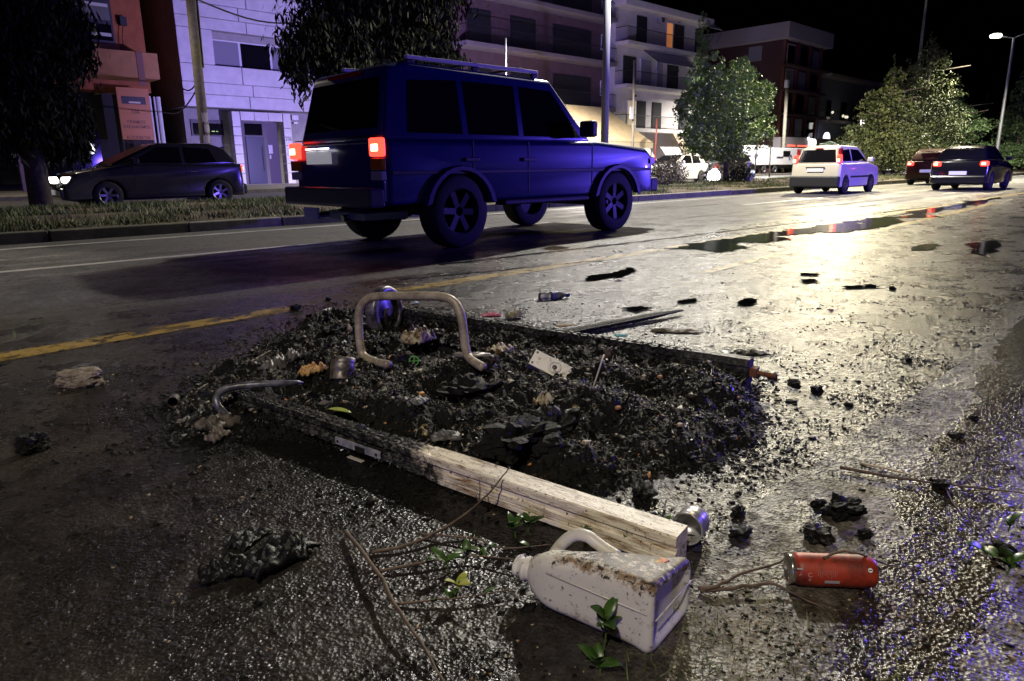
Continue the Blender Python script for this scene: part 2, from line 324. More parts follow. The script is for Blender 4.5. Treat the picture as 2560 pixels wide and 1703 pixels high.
# --- the clad office building with number 336
YF = 40.4
b336 = thing('office_building', 'white clad office building with ribbon window and navy door, number 336', 'building', (14.55, YF, 0))
def blk(name, a, b, mat, parent, **k): return MB().box(a, b).build(name, mat, parent, world=True, **k)
blk('wall', (14.9, YF+1.3, 0), (33, YF+9, 4.4), REND, b336)
blk('upper_wall', (14.62, YF+.07, 4.33), (33, YF+9, 6.52), REND, b336); blk('upper_wall', (14.62, YF+.07, 8.35), (33, YF+9, 14), REND, b336)
blk('upper_wall', (14.62, YF+.07, 6.52), (16.45, YF+9, 8.35), REND, b336); blk('recess_back', (16.45, YF+.9, 6.52), (33, YF+9, 8.35), REND, b336)
zr = [4.33, 5.0, 5.62, 6.55, 8.35, 8.95, 9.65, 10.5, 11.8, 14]
xs = [14.55, 18.2, 21.5, 24.9, 28.3, 33]
for r in range(len(zr)-1):
    off = (0, .25, -.3, 0, .2, -.2, .3, 0, 0)[r]
    for c in range(5):
        x0 = xs[c]+(off if c else 0); x1 = xs[c+1]+(off if c < 4 else 0); z0, z1 = zr[r], zr[r+1]
        if r == 3:
            if c == 0: x1 = 16.45
            else: continue
        MB().box((x0+.02, YF, z0+.018), (x1-.02, YF+.055, z1-.018)).build('panel', WHT, b336, world=True, bevel=.008)
wx = [16.5, 18.15, 20.0, 22.3, 24.3, 26.5, 29]
for i in range(6):
    w_ = MB().box((wx[i], YF+.62, 6.55), (wx[i+1], YF+.70, 8.0)); w_ = w_.build('window', FRW, b336, world=True)
    MB().box((wx[i]+.07, YF+.60, 6.63), (wx[i+1]-.07, YF+.618, 7.92)).build('pane', GLS if i in (1, 4) else FRO, b336, world=True)
blk('lintel', (16.5, YF+.5, 8.0), (29, YF+.9, 8.35), REND, b336)
# ground floor: slot window, tiled portal, door
blk('slot_window', (15.2, YF+1.22, 2.85), (17.0, YF+1.30, 3.75), FRD, b336); blk('pane', (15.3, YF+1.19, 2.92), (16.95, YF+1.218, 3.55), GLS, b336)
for k, (a, c) in enumerate(((16.0, .05), (16.3, .12), (16.42, .06), (16.55, .1))): blk('lamp_reflection', (a, YF+1.17, 3.1), (a+c, YF+1.186, 3.14), M('lime_reflection', (.5, .9, .2), emit=((.5, .9, .2), .5)), b336)  # glowing bars stand for lamps reflected in the slot window
def tiles(x0, x1, zs, y):
    for a, c in zip(zs[:-1], zs[1:]): MB().box((x0+.01, y-.03, a+.012), (x1-.01, y+.5, c-.012)).build('tile', WHT, b336, world=True, bevel=.01)
zs = [.12, .62, 1.1, 1.6, 2.1, 2.6, 3.1, 3.55, 4.2]
tiles(17.12, 17.6, [.12, .75, 1.3, 1.85, 2.35, 2.85, 3.35, 4.2], YF+.2); tiles(20.2, 20.7, [.12, .75, 1.3, 1.85, 2.35, 2.85, 3.35, 4.2], YF+.2)
for a, c in ((17.62, 18.45), (18.45, 19.3), (19.3, 20.18)): MB().box((a+.01, YF+.17, 3.72), (c-.01, YF+.6, 4.2)).build('tile', WHT, b336, world=True, bevel=.01)
blk('recess_wall', (17.62, YF+1.0, .12), (20.18, YF+1.28, 3.7), M('recess_render', (.12, .10, .13), .7), b336)
dr = blk('door', (18.15, YF+.93, .14), (19.25, YF+.99, 2.85), NAVY, b336); blk('transom_window', (18.15, YF+.95, 2.95), (19.2, YF+.99, 3.6), GLS, b336)
MB().tube([(19.1, YF+.86, .9), (19.1, YF+.86, 2.3)], .02).build('door_handle', STEEL, b336, world=True)
blk('intercom', (19.5, YF+.95, 1.9), (19.75, YF+.995, 2.4), FRW, b336); blk('card_reader', (19.52, YF+.95, 1.6), (19.62, YF+.99, 1.82), FRW, b336)
txt('house_number', '336', INK, b336, Vector((20.45-14.55, .165, 2.72)), FACE_S, .27, .01)
blk('camera_housing', (20.78, YF+.15, 3.85), (21.2, YF+.6, 4.12), FRW, b336); blk('security_camera', (20.85, YF+.1, 3.62), (21.1, YF+.4, 3.74), FRW, b336)
blk('sign_plate', (16.95, YF+.95, 1.25), (17.1, YF+1.1, 1.75), M('cyan_sign', (.05, .3, .5), .5), b336)
blk('threshold', (14.9, YF-.05, .11), (33, YF+1.29, .125), REND, b336)
# --- orange building on the left
ob = thing('orange_building', 'orange rendered building with apricot balcony front and hanging sign', 'building', (12, 40, 0))
def L2(px, py, y): p = WY(px, py, y); return p
blk('wall', (2, 40.6, 4.9), (13.0, 46, 14), ORG, ob)
blk('ground_floor', (2, 42.2, 0), (13.3, 46, 4.9), DARK, ob)
pa, pb = L2(190, 130, 38.9), L2(396, 160, 38.9)
MB().box((4, 38.9, L2(396, 198, 38.9).z), (pb.x, 40.9, L2(396, 134, 38.9).z)).build('balcony_front', ORL, ob, world=True, bevel=.02)
blk('fascia_post', (pb.x-1.0, 38.87, 5.05), (pb.x-.7, 38.895, L2(396, 134, 38.9).z-.02), M('brown_strip', (.2, .1, .08), .8), ob)
a, c = L2(165, 100, 40.6), L2(272, 0, 40.6)
wi = blk('window', (a.x, 40.5, a.z), (c.x, 40.6, 11.8), FRD, ob)
for k in range(5): 
    blk('pane', (a.x+.1, 40.47, a.z+.15+k*.95), (c.x-.1, 40.498, a.z+.9+k*.95), M('blind_glass', (.12, .13, .10), .4) if k % 2 else GLS, ob)
for k in range(3): blk('blind_slat', (a.x+.9, 40.44, a.z+.35+k*1.35), (c.x-.15, 40.465, a.z+.5+k*1.35), M('blind', (.5, .52, .4), .6), ob)
blk('window_sill', (a.x-.1, 40.3, a.z-.25), (c.x+.1, 40.6, a.z-.02), ORL, ob)
MB().tube([L2(308, 60, 40.4), L2(305, 90, 40.4), L2(308, 120, 40.4)], .02, 5).build('cable', BLK, ob, world=True)
q = L2(308, 52, 40.4); blk('junction_box', (q.x-.15, 40.35, q.z-.2), (q.x+.15, 40.6, q.z+.2), BLK, ob)
# hanging sign banner
s0, s1 = L2(308, 218, 39.6), L2(368, 352, 39.6)
sg = thing('hanging_sign', 'tall orange banner sign with dark lettering under the apricot balcony', 'sign', ((s0.x+s1.x)/2, 39.6, 1.6))
wx_ = .75; zc = [s0.z, s1.z]
MB().box((-wx_, -.04, .9), (wx_, .04, s0.z-1.6)).build('board', SIGNO, sg, bevel=.01); hh = s0.z-1.6
MB().box((-.55, -.06, hh-.78), (.55, -.045, hh-.42)).build('logo_bar', BLK, sg); MB().box((-.25, -.075, hh-.74), (.3, -.065, hh-.66)).build('logo_tail', M('sign_cream', (.6, .5, .4), .5), sg)
for s_, dz, sz in (('336', 1.15, .26), ('ΓΕΝΙΚΟΣ', 1.65, .2), ('ΣΧΕΔΙΑΣΜΟΣ', 1.88, .2), ('ΑΞΙΟΠΙΣΤΙΑ', 2.4, .2), ('ΑΠΟΤΕΛΕΣΜΑΤΑ', 2.63, .19)):
    txt('lettering', s_, INK, sg, Vector((0, -.045, hh-dz)), FACE_S, sz, .004)
for k, (px, w_) in enumerate(((380, .16), (392, .10), (402, .22))):
    p = L2(px, 300, 40.2); MB().tube([(p.x, 40.2, .1), (p.x, 40.2, 4.7)], w_/2, 8).build('downpipe', FRW, ob, world=True)
# shop things at the left edge
q0, q1 = L2(27, 338, 38), L2(76, 362, 38)
ls = thing('light_sign', 'glowing pale blue sign above dark shopfront at left edge', 'sign', ((q0.x+q1.x)/2, 38, (q0.z+q1.z)/2))
hw, hz = (q1.x-q0.x)/2, abs(q0.z-q1.z)/2
MB().prism([(-hw, -hz), (hw*.7, -hz), (hw, 0), (hw*.5, hz), (-hw, hz)], lambda x, y: (x, -.06, y), lambda x, y: (x, .1, y)).build('lit_face', M('blue_lit', (.3, .5, .9), emit=((.35, .6, 1), .8)), ls)
MB().box((-hw*.6, .12, -3.2), (hw*.3, .4, -hz)).build('post', M('violet_panel', (.12, .08, .3), .5), ls)
MB().box((-hw-.05, .101, -hz-.05), (hw*.5, .16, hz+.05)).build('back_box', DARK, ls)
p = L2(229, 370, 39); wl = thing('wall_lamp', 'small white oval lamp glowing in dark shopfront', 'lamp', p)
mb = MB().lathe([(.001, -.3), (.1, -.24), (.15, 0), (.11, .22), (.001, .3)], 12); mb.build('globe', M('lamp_white', (1, 1, 1), emit=((1, 1, 1), 1.5)), wl, smooth=True); MB().box((-.03, .05, -.04), (.03, .35, .04)).build('bracket', BLK, wl)
p = L2(120, 390, 41.6); sh = thing('shop_window', 'dim teal shop interior behind glass at left', 'shop window', (p.x, 41.6, 0))
MB().box((-2.6, 0, .4), (2.4, .1, 3.0)).build('glass', GLS, sh); 
for (u, v, w_, h_) in ((-.4, 1.6, .12, 1.0), (.45, 1.5, .35, .9), (-1.5, 1.5, .3, .8), (1.2, 1.9, .2, .25), (-.9, 2.6, .06, .7)): MB().box((u, -.05, v), (u+w_, -.01, v+h_)).build('display_item', M('display', (.12, .16, .17), emit=((.25, .35, .38), .12)), sh)
MB().bar((.2, -.06, 2.9), (2.2, -.06, 2.0), .02, .18).build('stair_rail', M('teal_metal', (.05, .12, .14), .4), sh)
# --- apartment blocks
RAILM = M('rail_black', (.012, .012, .014), .5)
def apt(name, label, X0, X1, Y0, H_, floors, mat, balc, slab, wins, depth=12, para=None):
    t = thing(name, label, 'building', (X0, Y0, 0))
    MB().box((0, 0, 0), (X1-X0, depth, H_)).build('wall', mat, t)
    if para: MB().box((-.5, -balc-.1 if balc else -.5, H_), (X1-X0+.5, depth+.5, H_+para[0])).build('cornice', para[1], t, bevel=.03)
    for k, z in enumerate(floors):
        if balc:
            MB().box((0 if k else .02, -balc, z-.28), (X1-X0, 0, z)).build('balcony', slab, t, bevel=.015)
            r = MB(); n = int((X1-X0)/.13)
            for j in range(n+1): r.box((.03+j*.13, -balc+.03, z), (.045+j*.13, -balc+.045, z+.95))
            r.box((0, -balc+.02, z+.95), (X1-X0, -balc+.06, z+.99)); r.box((.02, -balc+.02, z), (.06, 0, z+.98)) if False else None
            r.box((.02, -balc+.06, z+.95), (.06, 0, z+.99)); r.build('railing', RAILM, t)
        for (u, w_, kind) in wins[k % len(wins)]:
            zb, zt = (z+.02, z+2.2) if kind != 'w' else (z+1.0, z+2.1)
            f = MB().box((u, -.07, zb), (u+w_, -.002, zt)).build('window', FRD if kind in 'ds' else FRW, t)
            mt = {'d': GLS, 'w': GLS, 's': DARK, 'o': M('lit_orange_room', (.9, .4, .15), emit=((1, .35, .1), .35)), 'y': M('lit_cream_room', (.7, .6, .4), emit=((1, .8, .5), .22)), 'g': FRO}[kind]
            MB().box((u+.06, -.10, zb+.06), (u+w_-.06, -.073, zt-.06)).build('pane', mt, t)
    return t
BRN = M('brown_render', (.085, .05, .05), .8, col2=(.11, .065, .065), ns=2); PNK = M('mauve_render', (.2, .11, .13), .8)
Yb = 36.
xa, xb = WY(1228, 200, Yb).x, WY(1508, 200, Yb).x
z1, z2 = WY(1300, 168, Yb-1.3).z, WY(1300, 128, Yb-1.3).z
f2 = WY(1240, 110, Yb-1.3).z
zf = [f2-3.3, f2, f2+3.1, f2+6.1]
Wd = xb-xa
apt('dark_apartment_block', 'dark mauve apartment block with long balconies behind the blue four wheel drive', xa-3.2, xb, Yb, f2+9.5, zf, BRN, 1.3, M('slab_grey', (.15, .13, .13), .8),
    [[(1.2, 2.0, 's'), (5, 2.4, 's'), (9.2, 4.2, 's'), (14.6, .9, 'w')]], depth=12)
# white block
Yw = 35.
xw0, xw1 = WY(1568, 200, Yw-1.2).x, WY(1775, 60, Yw-1.2).x
top = WY(1604, 2, Yw-1.2).z; g2 = WY(1620, 108, Yw-1.2).z; g1 = WY(1620, 214, Yw-1.2).z; g0 = WY(1600, 320, Yw-1.2).z
WR = M('white_render', (.46, .44, .42), .8, col2=(.52, .50, .47), ns=1.5)
tw = apt('white_apartment_block', 'white apartment block with three balconies, awning and one orange lit door', xw0, xw1, Yw, top-.5, [g0, g1, g2], WR, 1.2, WR,
    [[(1.6, 1.2, 'y'), (2.8, 1.3, 's'), (5.0, 1.3, 's'), (9, 1.4, 's')], [(1.0, 1.6, 's'), (3.2, 1.5, 'g'), (5.4, .9, 'g'), (7.0, 1.6, 's')], [(2.6, 1.3, 's'), (6.6, .9, 'o'), (7.8, 1.4, 's'), (11, 1.2, 's')]],
    depth=10, para=(.5, WR))
for u, z in ((5.3, g2+1.9), (1.9, g0-1.2)):
    ac = MB().box((u, -.4, z), (u+.8, -.1, z+.6)).build('air_conditioner', M('ac_white', (.35, .34, .32), .5), tw, bevel=.02)
    MB().lathe([(.001, 0), (.22, 0)], 16, Matrix.Translation((u+.3, -.41, z+.3)) @ Matrix.Rotation(math.pi/2, 4, 'X')).build('fan_grille', BLK, ac)
for u0, u1, z in ((3.4, 9.5, g1+2.9), (10.5, 12.5, g2+3.2)):
    aw = MB().add([(u0, -.05, z), (u1, -.05, z), (u1, -1.7, z-1.2), (u0, -1.7, z-1.2)], [(0, 1, 2, 3)]).build('awning', M('awning_canvas', (.42, .40, .42), .9), tw, solid=.03)
    for u in (u0, (u0+u1)/2, u1): MB().tube([(u, -.05, z), (u, -1.7, z-1.2), (u, -1.2, z-2.1)], .025, 5).build('awning_arm', BLK, tw)
for u, z in ((3, g2+2.5), (8.2, g2+2.4), (2.4, g0+2.5)): MB().lathe([(.001, .1), (.12, .08), (.14, -.05), (.001, -.1)], 10, Matrix.Translation((u, -.2, z))).build('wall_light', BLK, tw)
rp = MB().add([(6.2, -1.25, g0-.3), (7.2, -1.25, g0-.3), (11.5, -1.25, .2), (10.0, -1.25, .2)], [(0, 1, 2, 3)]).build('stair_flank', M('beige_render', (.35, .28, .2), .8), tw, solid=.2)
# shop awning in front of the dark block
p0, p1, p2 = WY(1420, 262, 34.6), WY(1520, 275, 34.6), WY(1632, 356, 31.5)
aw = thing('shop_awning', 'long tan canvas awning over the shop between dark and white blocks', 'awning', (p0.x, 34.6, p0.z))
xL = WY(1345, 340, 31.5).x-p0.x; xR = p2.x-p0.x; dz = p2.z-p0.z; TAN = M('tan_canvas', (.40, .30, .16), .9, col2=(.46, .36, .2), ns=2)
MB().add([(xL+1, 0, 0), (xR-2.0, 0, 0), (xR, -3.1, dz), (xL, -3.1, dz)], [(0, 1, 2, 3)]).build('canopy', TAN, aw, solid=.03)
MB().box((xL, -3.13, dz-.42), (xR, -3.10, dz-.02)).build('valance', M('cream_canvas', (.5, .42, .26), .9), aw)
for u in (xL+.1, xR-.1): MB().tube([(u, -3.05, dz-.1), (u, -3.05, -p0.z+.15)], .035, 6).build('leg', BLK, aw)
# dark red corner building with pale cornice
Yr = 34.
xr0, xr1 = WY(1952, 200, Yr).x, WY(2046, 200, Yr).x
rtop = WY(1952, 96, Yr).z; zc_ = WY(1952, 55, Yr).z
DR = M('dark_red_render', (.055, .022, .028), .8); RED = M('red_pilaster', (.13, .035, .03), .7); COR = M('cornice_lilac', (.30, .27, .32), .8)
rd = thing('corner_building', 'dark red corner building with pale overhanging cornice and red shopfront light', 'building', (xr0, Yr, 0))
Wr = xr1-xr0; Dr = 17
MB().box((0, 0, 0), (Wr, Dr, rtop)).build('wall', DR, rd); MB().box((-.9, -.9, rtop), (Wr+.9, Dr+.6, zc_)).build('cornice', COR, rd, bevel=.03)
fl = [WY(2000, y, Yr).z for y in (310, 262, 205, 150)]
fh = (rtop-fl[0])/4
for u in (0, Wr*.33, Wr*.66, Wr-.35): MB().box((u, -.25, 0), (u+.35, -.002, rtop)).build('pilaster', RED, rd)
for k in range(4):
    z = 3.6+k*(rtop-3.6)/4
    MB().box((-.3, -.9, z-.2), (Wr+.2, -.003, z)).build('balcony', DR, rd)
    for u in (.08, .41, .74): 
        MB().box((Wr*u, -.12, z+.1), (Wr*u+Wr*.2, -.02, z+2.0)).build('window', FRW if u == .08 and k > 1 else FRD, rd); MB().box((Wr*u+.1, -.15, z+.2), (Wr*u+Wr*.2-.1, -.122, z+1.9)).build('pane', GLS if (k+int(u*10)) % 2 else FRO, rd)
    MB().box((-.12, 2.2, z+.6), (-.02, 3.6, z+2.0)).build('window', FRO if k == 3 else FRD, rd)
    MB().box((-.12, 9, z+.3), (-.02, 11, z+2.0)).build('window', M('lilac_blind', (.25, .22, .26), .7) if k > 1 else FRD, rd)
# shopfront
SF = M('shop_fascia', (.22, .20, .22), .6)
MB().box((-2.5, -2.2, 2.2), (Wr+1, -.91, 3.5)).build('shop_canopy', SF, rd); MB().box((-2.2, -1.5, .1), (Wr+.5, -.95, 2.2)).build('shop_wall', SF, rd)
REDL = M('red_neon', (1, .1, .05), emit=((1, .10, .06), 2.2)); WHL = M('white_neon', (1, 1, 1), emit=((1, .95, .92), 3))
MB().box((-2.1, -2.26, 2.62), (-.5, -2.205, 2.76)).build('neon_strip', REDL, rd); MB().box((.1, -2.26, 2.62), (3.9, -2.205, 2.76)).build('neon_strip', REDL, rd)
nm = MB()
for s_ in (((2.3, 3.5), (2.7, 3.1), (2.6, 2.6)), ((3.0, 3.4), (2.75, 3.1))): nm.tube([(u, -2.3, z) for u, z in s_], .13, 6)
for u in (3.15, 3.75): nm.tube([(u+.22*math.cos(a), -2.3, 3.0+.32*math.sin(a)) for a in np.linspace(0, 6.28, 12)], .12, 6)
nm.build('white_neon_sign', WHL, rd)
# low grey blue building further right
xg0, xg1 = WY(2050, 300, 34).x, WY(2170, 300, 34).x; gt = WY(2090, 198, 34).z
gb = apt('low_house', 'small grey blue two storey house with lit balcony ornaments', xg0+.4, xg1+2, 34.3, gt, [gt*.12, gt*.56], M('blue_grey_render', (.16, .17, .22), .8), 1.1, M('slab_cream', (.3, .28, .26), .8), [[(1, 2.5, 'g'), (5.5, 1.5, 'd'), (9, 2, 'd')], [(1.6, 1.2, 'd'), (5.6, 1.6, 'd'), (9.6, 1.5, 'd'), (14, 1.2, 'd')]], depth=10, para=(.35, M('slab_cream', (.3, .28, .26), .8)))
for u in (.8, 3.8, 4.5, 5.0, 11): MB().lathe([(.001, .2), (.13, .12), (.15, 0), (.001, -.15)], 8, Matrix.Translation((u, -1.1, gt*.56+.6+.2*math.sin(u)))).build('balcony_lamp', M('lamp_cream', (1, .9, .7), emit=((1, .9, .7), .9)), gb)
# far wall of darkness: houses further along both sides
far = MB()
for i in range(9): far.box((95+i*16, 33+rnd.uniform(-1, 2), 0), (108+i*16, 45, rnd.uniform(6, 13)))
t = MB(); 
for i in range(5):
    h_ = thing('distant_house', ('low', 'taller', 'narrow', 'wide', 'square')[i]+' dark distant house beyond the median conifers, number %s along the road' % ('one', 'two', 'three', 'four', 'five')[i], 'house', (92+i*18, 34, 0), group='dark houses far along the road')
    w_, hh = rnd.uniform(11, 15), rnd.uniform(5, 9); MB().box((0, 0, 0), (w_, 9, hh)).build('wall', BRN, h_); MB().box((-.3, -.3, hh), (w_+.3, 9.3, hh+.3)).build('roof', DARK, h_)
    for k in range(3): MB().box((1+k*3.6, -.06, 1.2), (2.4+k*3.6, -.01, 2.6)).build('window', FRO if k != 1 else M('lit_cream_room', (.7, .6, .4), emit=((1, .8, .5), .22)), h_)
# glowing round sign, bright box sign
p = WY(2066, 348, 33); o = MB().lathe([(.001, -.1), (.75, -.1), (.75, .1), (.001, .1)], 24, Matrix.Rotation(math.pi/2, 4, 'X'))
rs = thing('round_sign', 'round glowing white shop sign seen through the palm fronds', 'sign', p); o.build('lit_face', M('round_lit', (1, .95, 1), emit=((.95, .85, 1), 1.6)), rs); MB().tube([(0, .12, 0), (0, .12, -p.z+.1)], .05, 6).build('post', RAILM, rs)
p = WY(2156, 308, 31); rs = thing('box_sign', 'small bright white box sign left of the tall conifers', 'sign', p)
MB().box((-.42, -.1, -.35), (.42, .1, .35)).build('lit_face', M('box_lit', (1, 1, 1), emit=((1, .97, .92), 3)), rs, bevel=.05); MB().tube([(0, .16, .2), (0, .16, -p.z+.1)], .05, 6).build('post', RAILM, rs)
# ================================================================== poles
GALV = M('galvanised', (.30, .31, .32), .45, .6, col2=(.22, .23, .24), ns=6); CONC = M('pole_concrete', (.17, .155, .125), .8, col2=(.24, .22, .18), ns=7); PNT = M('painted_pole', (.28, .29, .34), .35)
HEADL = M('lamp_lens', (1, 1, 1), emit=((1, .93, .75), 22))
def lamp_post(label, x, y, h, arms, r=.1, mat=GALV):
    t = thing('street_lamp', label, 'street lamp', (x, y, .1), group='street lamps on the median')
    MB().tube([(0, 0, 0), (0, 0, h)], [r, r*.62], 14).build('pole', mat, t, smooth=True); MB().tube([(0, 0, 0), (0, 0, .7)], r*1.35, 14).build('base', mat, t)
    for (dx, dy, dz) in arms:
        MB().tube([(0, 0, h-.05), (dx*.5, dy*.5, h+dz*.6), (dx, dy, h+dz)], .035, 8).build('arm', mat, t)
        hd = MB().box((dx-.14, dy-.34, h+dz-.02), (dx+.14, dy+.34, h+dz+.08)).build('lamp_head', mat, t, bevel=.03)
        MB().box((dx-.11, dy-.28, h+dz-.045), (dx+.11, dy+.28, h+dz-.022)).build('lens', HEADL, t)
    return t
lamp_post('bluish lamp post standing behind the four wheel drive bonnet, head above the frame', LC[0], 12.4, 9.3, [(0, -2.0, .0), (0, 2.0, 0)], .115, PNT)
lamp_post('pale lamp post rising out of the tall conifers, head above the frame', WY(2292, 200, 18.2).x, 18.2, 15., [(-1.5, -1.2, 0), (1.5, 1.2, 0)], .13)
# the lit lamp at the right
p = G(2525, 440); pp = WY(2535, 100, 11.6)
px_ = 55.; cx = WY(2535, 95, 12.9)
tl = thing('street_lamp', 'far street lamp with glowing head at the right edge', 'street lamp', (cx.x, 12.9, .1), group='street lamps on the median')
hd = WP(2490, 88, (cx.x, 0, 0), (1, 0, 0)); dy = hd.y-12.9; dz_ = hd.z-.1; ph = cx.z-.1
MB().tube([(0, 0, 0), (0, 0, ph)], [.12, .08], 12).build('pole', GALV, tl); MB().tube([(0, 0, ph), (0, dy, dz_)], .045, 8).build('arm', GALV, tl); MB().tube([(0, 0, ph), (0, -dy, dz_+.1)], .045, 8).build('arm', GALV, tl)
MB().lathe([(.001, .12), (.3, .06), (.38, -.02), (.3, -.14), (.001, -.2)], 16, Matrix.Translation((0, dy, dz_))).build('lamp_head', M('lamp_hot', (1, 1, 1), emit=((1, .95, .8), 30)), tl, smooth=True)
def pole(name, label, pxb, pyt, y, r, mat=CONC, h=None, lean=None, cat='pole'):
    p = WY(pxb[0], pxb[1], y); t = thing(name, label, cat, (p.x, y, .1)); tp = WY(pyt[0], pyt[1], y)
    MB().tube([(0, 0, 0), (tp.x-p.x, 0, tp.z-.1)], [r, r*.85], 12).build('shaft', mat, t, smooth=True); return t, p, tp
up, pb_, pt_ = pole('utility_pole', 'weathered utility pole with torn white stickers before the clad building', (517, 400), (470, -60), 27.5, .19)
for k, (z0, z1, a) in enumerate(((2.55, 2.9, 0), (2.2, 2.5, .4), (1.8, 2.1, -.2), (1.45, 1.75, .3), (1.15, 1.35, .1))):
    c = Matrix.Translation((-(pb_.x-pt_.x)*(z0/(pt_.z)), 0, 0)); m_ = MB(); vs = []
    for j in range(6):
        an = math.radians(-120+a*40+j*15); vs += [(.196*math.cos(an), .196*math.sin(an), z0+.03*math.sin(j*2.)), (.196*math.cos(an), .196*math.sin(an), z1+.04*math.cos(j*3.))]
    vs = [tuple(c @ Vector(v)) for v in vs]; m_.add(vs, [(2*j, 2*j+2, 2*j+3, 2*j+1) for j in range(5)]).build('sticker', M('torn_paper', (.5, .47, .5), .8), up)
MB().tube([(pt_.x-pb_.x+.22, -.02, pt_.z-.2), (-(pb_.x-pt_.x)*.45+.21, -.02, 4.5)], .04, 6).build('cable', BLK, up)
wr = thing('overhead_cable', 'sagging black overhead cable running from the utility pole to the dark cedar', 'cable', tuple(WY(485, -5, 27.4)))
A, B_ = WY(485, -5, 27.4), WY(760, 55, 33); MB().tube([A.lerp(B_, t/10)-Vector((0, 0, .35*math.sin(math.pi*t/10))) for t in range(11)], .035, 5).build('wire', BLK, wr, world=True)
for k, (e0, e1) in enumerate((((505, 180), (445, 208)), ((505, 200), (410, 280)))):
    A, B_ = WY(*e0, 27.5), WY(*e1, 40); w2 = thing('service_cable', ('upper', 'lower')[k]+' short black cable looping from utility pole to the dark gap', 'cable', tuple(A))
    MB().tube([A.lerp(B_, t/8)-Vector((0, 0, .5*math.sin(math.pi*t/8))) for t in range(9)], .03, 5).build('wire', BLK, w2, world=True)
sp, a_, b_ = pole('sign_pole', 'thin pole with small white notice beside the tan awning', (1583, 345), (1586, 150), 30.5, .09)
q = WY(1579, 284, 30.4); MB().box((q.x-a_.x-.2, -.14, q.z-.45), (q.x-a_.x+.2, -.1, q.z+.35)).build('notice', FRW, sp)
sp, a_, b_ = pole('utility_pole', 'tall bare pole standing right of the broadleaf tree near white truck', (1955, 432), (1969, 190), 30.5, .17)
q = WY(1961, 213, 30.4); MB().box((q.x-a_.x-.25, -.5, q.z-.3), (q.x-a_.x+.1, -.2, q.z+.3)).build('lamp_box', M('lampbox', (.6, .6, .7), .4), sp)
pole('marker_post', 'thin red post before the white block balcony', (1640, 352), (1642, 296), 30, .05, M('red_post', (.3, .04, .02), .5), cat='post')
pole('marker_post', 'thin bare post left of the young tree by white truck', (1885, 446), (1895, 345), 22, .04, GALV, cat='post')
pole('marker_post', 'short mossy post right of the thin bare post', (1923, 444), (1927, 362), 22, .045, CONC, cat='post')
pole('marker_post', 'slim grey pole in front of the dark mauve block', (1262, 200), (1264, 95), 29.5, .06, GALV, cat='post')
# ================================================================== vegetation
def leafmat(name, a, b, ns=1.2):
    m = M(name, a, .6, col2=b, ns=ns, nlo=.42, nhi=.58); m.node_tree.nodes['Principled BSDF'].inputs['Specular IOR Level'].default_value = .15 if 'cedar' in name else .35; return m
LDK = leafmat('cedar_leaves', (.008, .012, .005), (.024, .030, .012)); LBR = leafmat('broad_leaves', (.10, .17, .04), (.22, .32, .09)); LCO = leafmat('conifer_leaves', (.045, .065, .018), (.12, .14, .05)); LCG = leafmat('conifer_green', (.05, .09, .035), (.10, .16, .06)); LDR = leafmat('dry_leaves', (.12, .075, .03), (.2, .13, .06))
BARK = M('bark', (.05, .04, .03), .9, col2=(.09, .075, .055), ns=8, bump=(30, .6)); LYP = leafmat('palm_leaves', (.03, .05, .025), (.06, .09, .045))
def tree(name, label, base, trunk_h, limbs, clumps, n, leaf, mat, group=None, cat='tree', r=.14, droop=0., shell=.55, hang=False):
    """clumps: (dx,dy,dz,rx,ry,rz) ellipsoids filled near their shell with leaf faces"""
    t = thing(name, label, cat, base, group=group)
    m_ = MB().tube([(0, 0, 0), (.05, .02, trunk_h*.5), (0, 0, trunk_h)], [r, r*.75, r*.3], 9)
    for (dx, dy, dz, z0) in limbs: m_.tube([(0, 0, z0), (dx*.5, dy*.5, z0+(dz-z0)*.6), (dx, dy, dz)], [r*.45, r*.3, r*.1], 6)
    m_.build('trunk', BARK, t, smooth=True)
    vol = np.array([c[3]*c[4]*c[5] for c in clumps])**.75; P = []
    for c, w in zip(clumps, vol/vol.sum()):
        k = int(n*w); d = nr.normal(size=(k, 3)); d /= np.linalg.norm(d, axis=1)[:, None]
        d *= (shell+(1.08-shell)*nr.rand(k, 1)**.7)
        # sprays: gather to random seeds for gaps and tufts
        sd = nr.normal(size=(max(6, k//22), 3)); sd /= np.linalg.norm(sd, axis=1)[:, None]; sd *= nr.uniform(.55, 1.18, size=(len(sd), 1))
        pick = nr.randint(0, len(sd), k); d = sd[pick]*.80+d*.20+nr.normal(size=(k, 3))*.05
        if hang: d[:, 2] -= nr.rand(k)**2*.45
        q = d*np.array(c[3:])+np.array(c[:3])
        if droop: q[:, 2] -= droop*nr.rand(k)**2*np.hypot(d[:, 0], d[:, 1])
        P.append(q)
    P = np.concatenate(P); P = P[P[:, 2] > .15]
    scatter('crown', P, nr.uniform(.6, 1.35, len(P))*leaf, mat, parent=t, leaf=True, hang=hang); return t
def bpos(px, py, y): p = WY(px, py, y); return Vector((p.x, y, .12))
def cone_clumps(h, r, lo=.12, n=14, lean=0.):
    out = []
    for k in range(n):
        z = h*(lo+(1-lo)*k/n); rr = 1.25*r*(1-k/n)**1.05*(.7+.5*rnd.random()); 
        for j in range(3 if rr > .5 else 1):
            a = rnd.uniform(0, 6.28); o = rr*.45 if rr > .5 else 0
            out.append((o*math.cos(a)+lean*z, o*math.sin(a), z, rr*rnd.uniform(.55, .85)+.12, rr*rnd.uniform(.55, .85)+.12, h/n*rnd.uniform(.9, 1.5)))
    return out
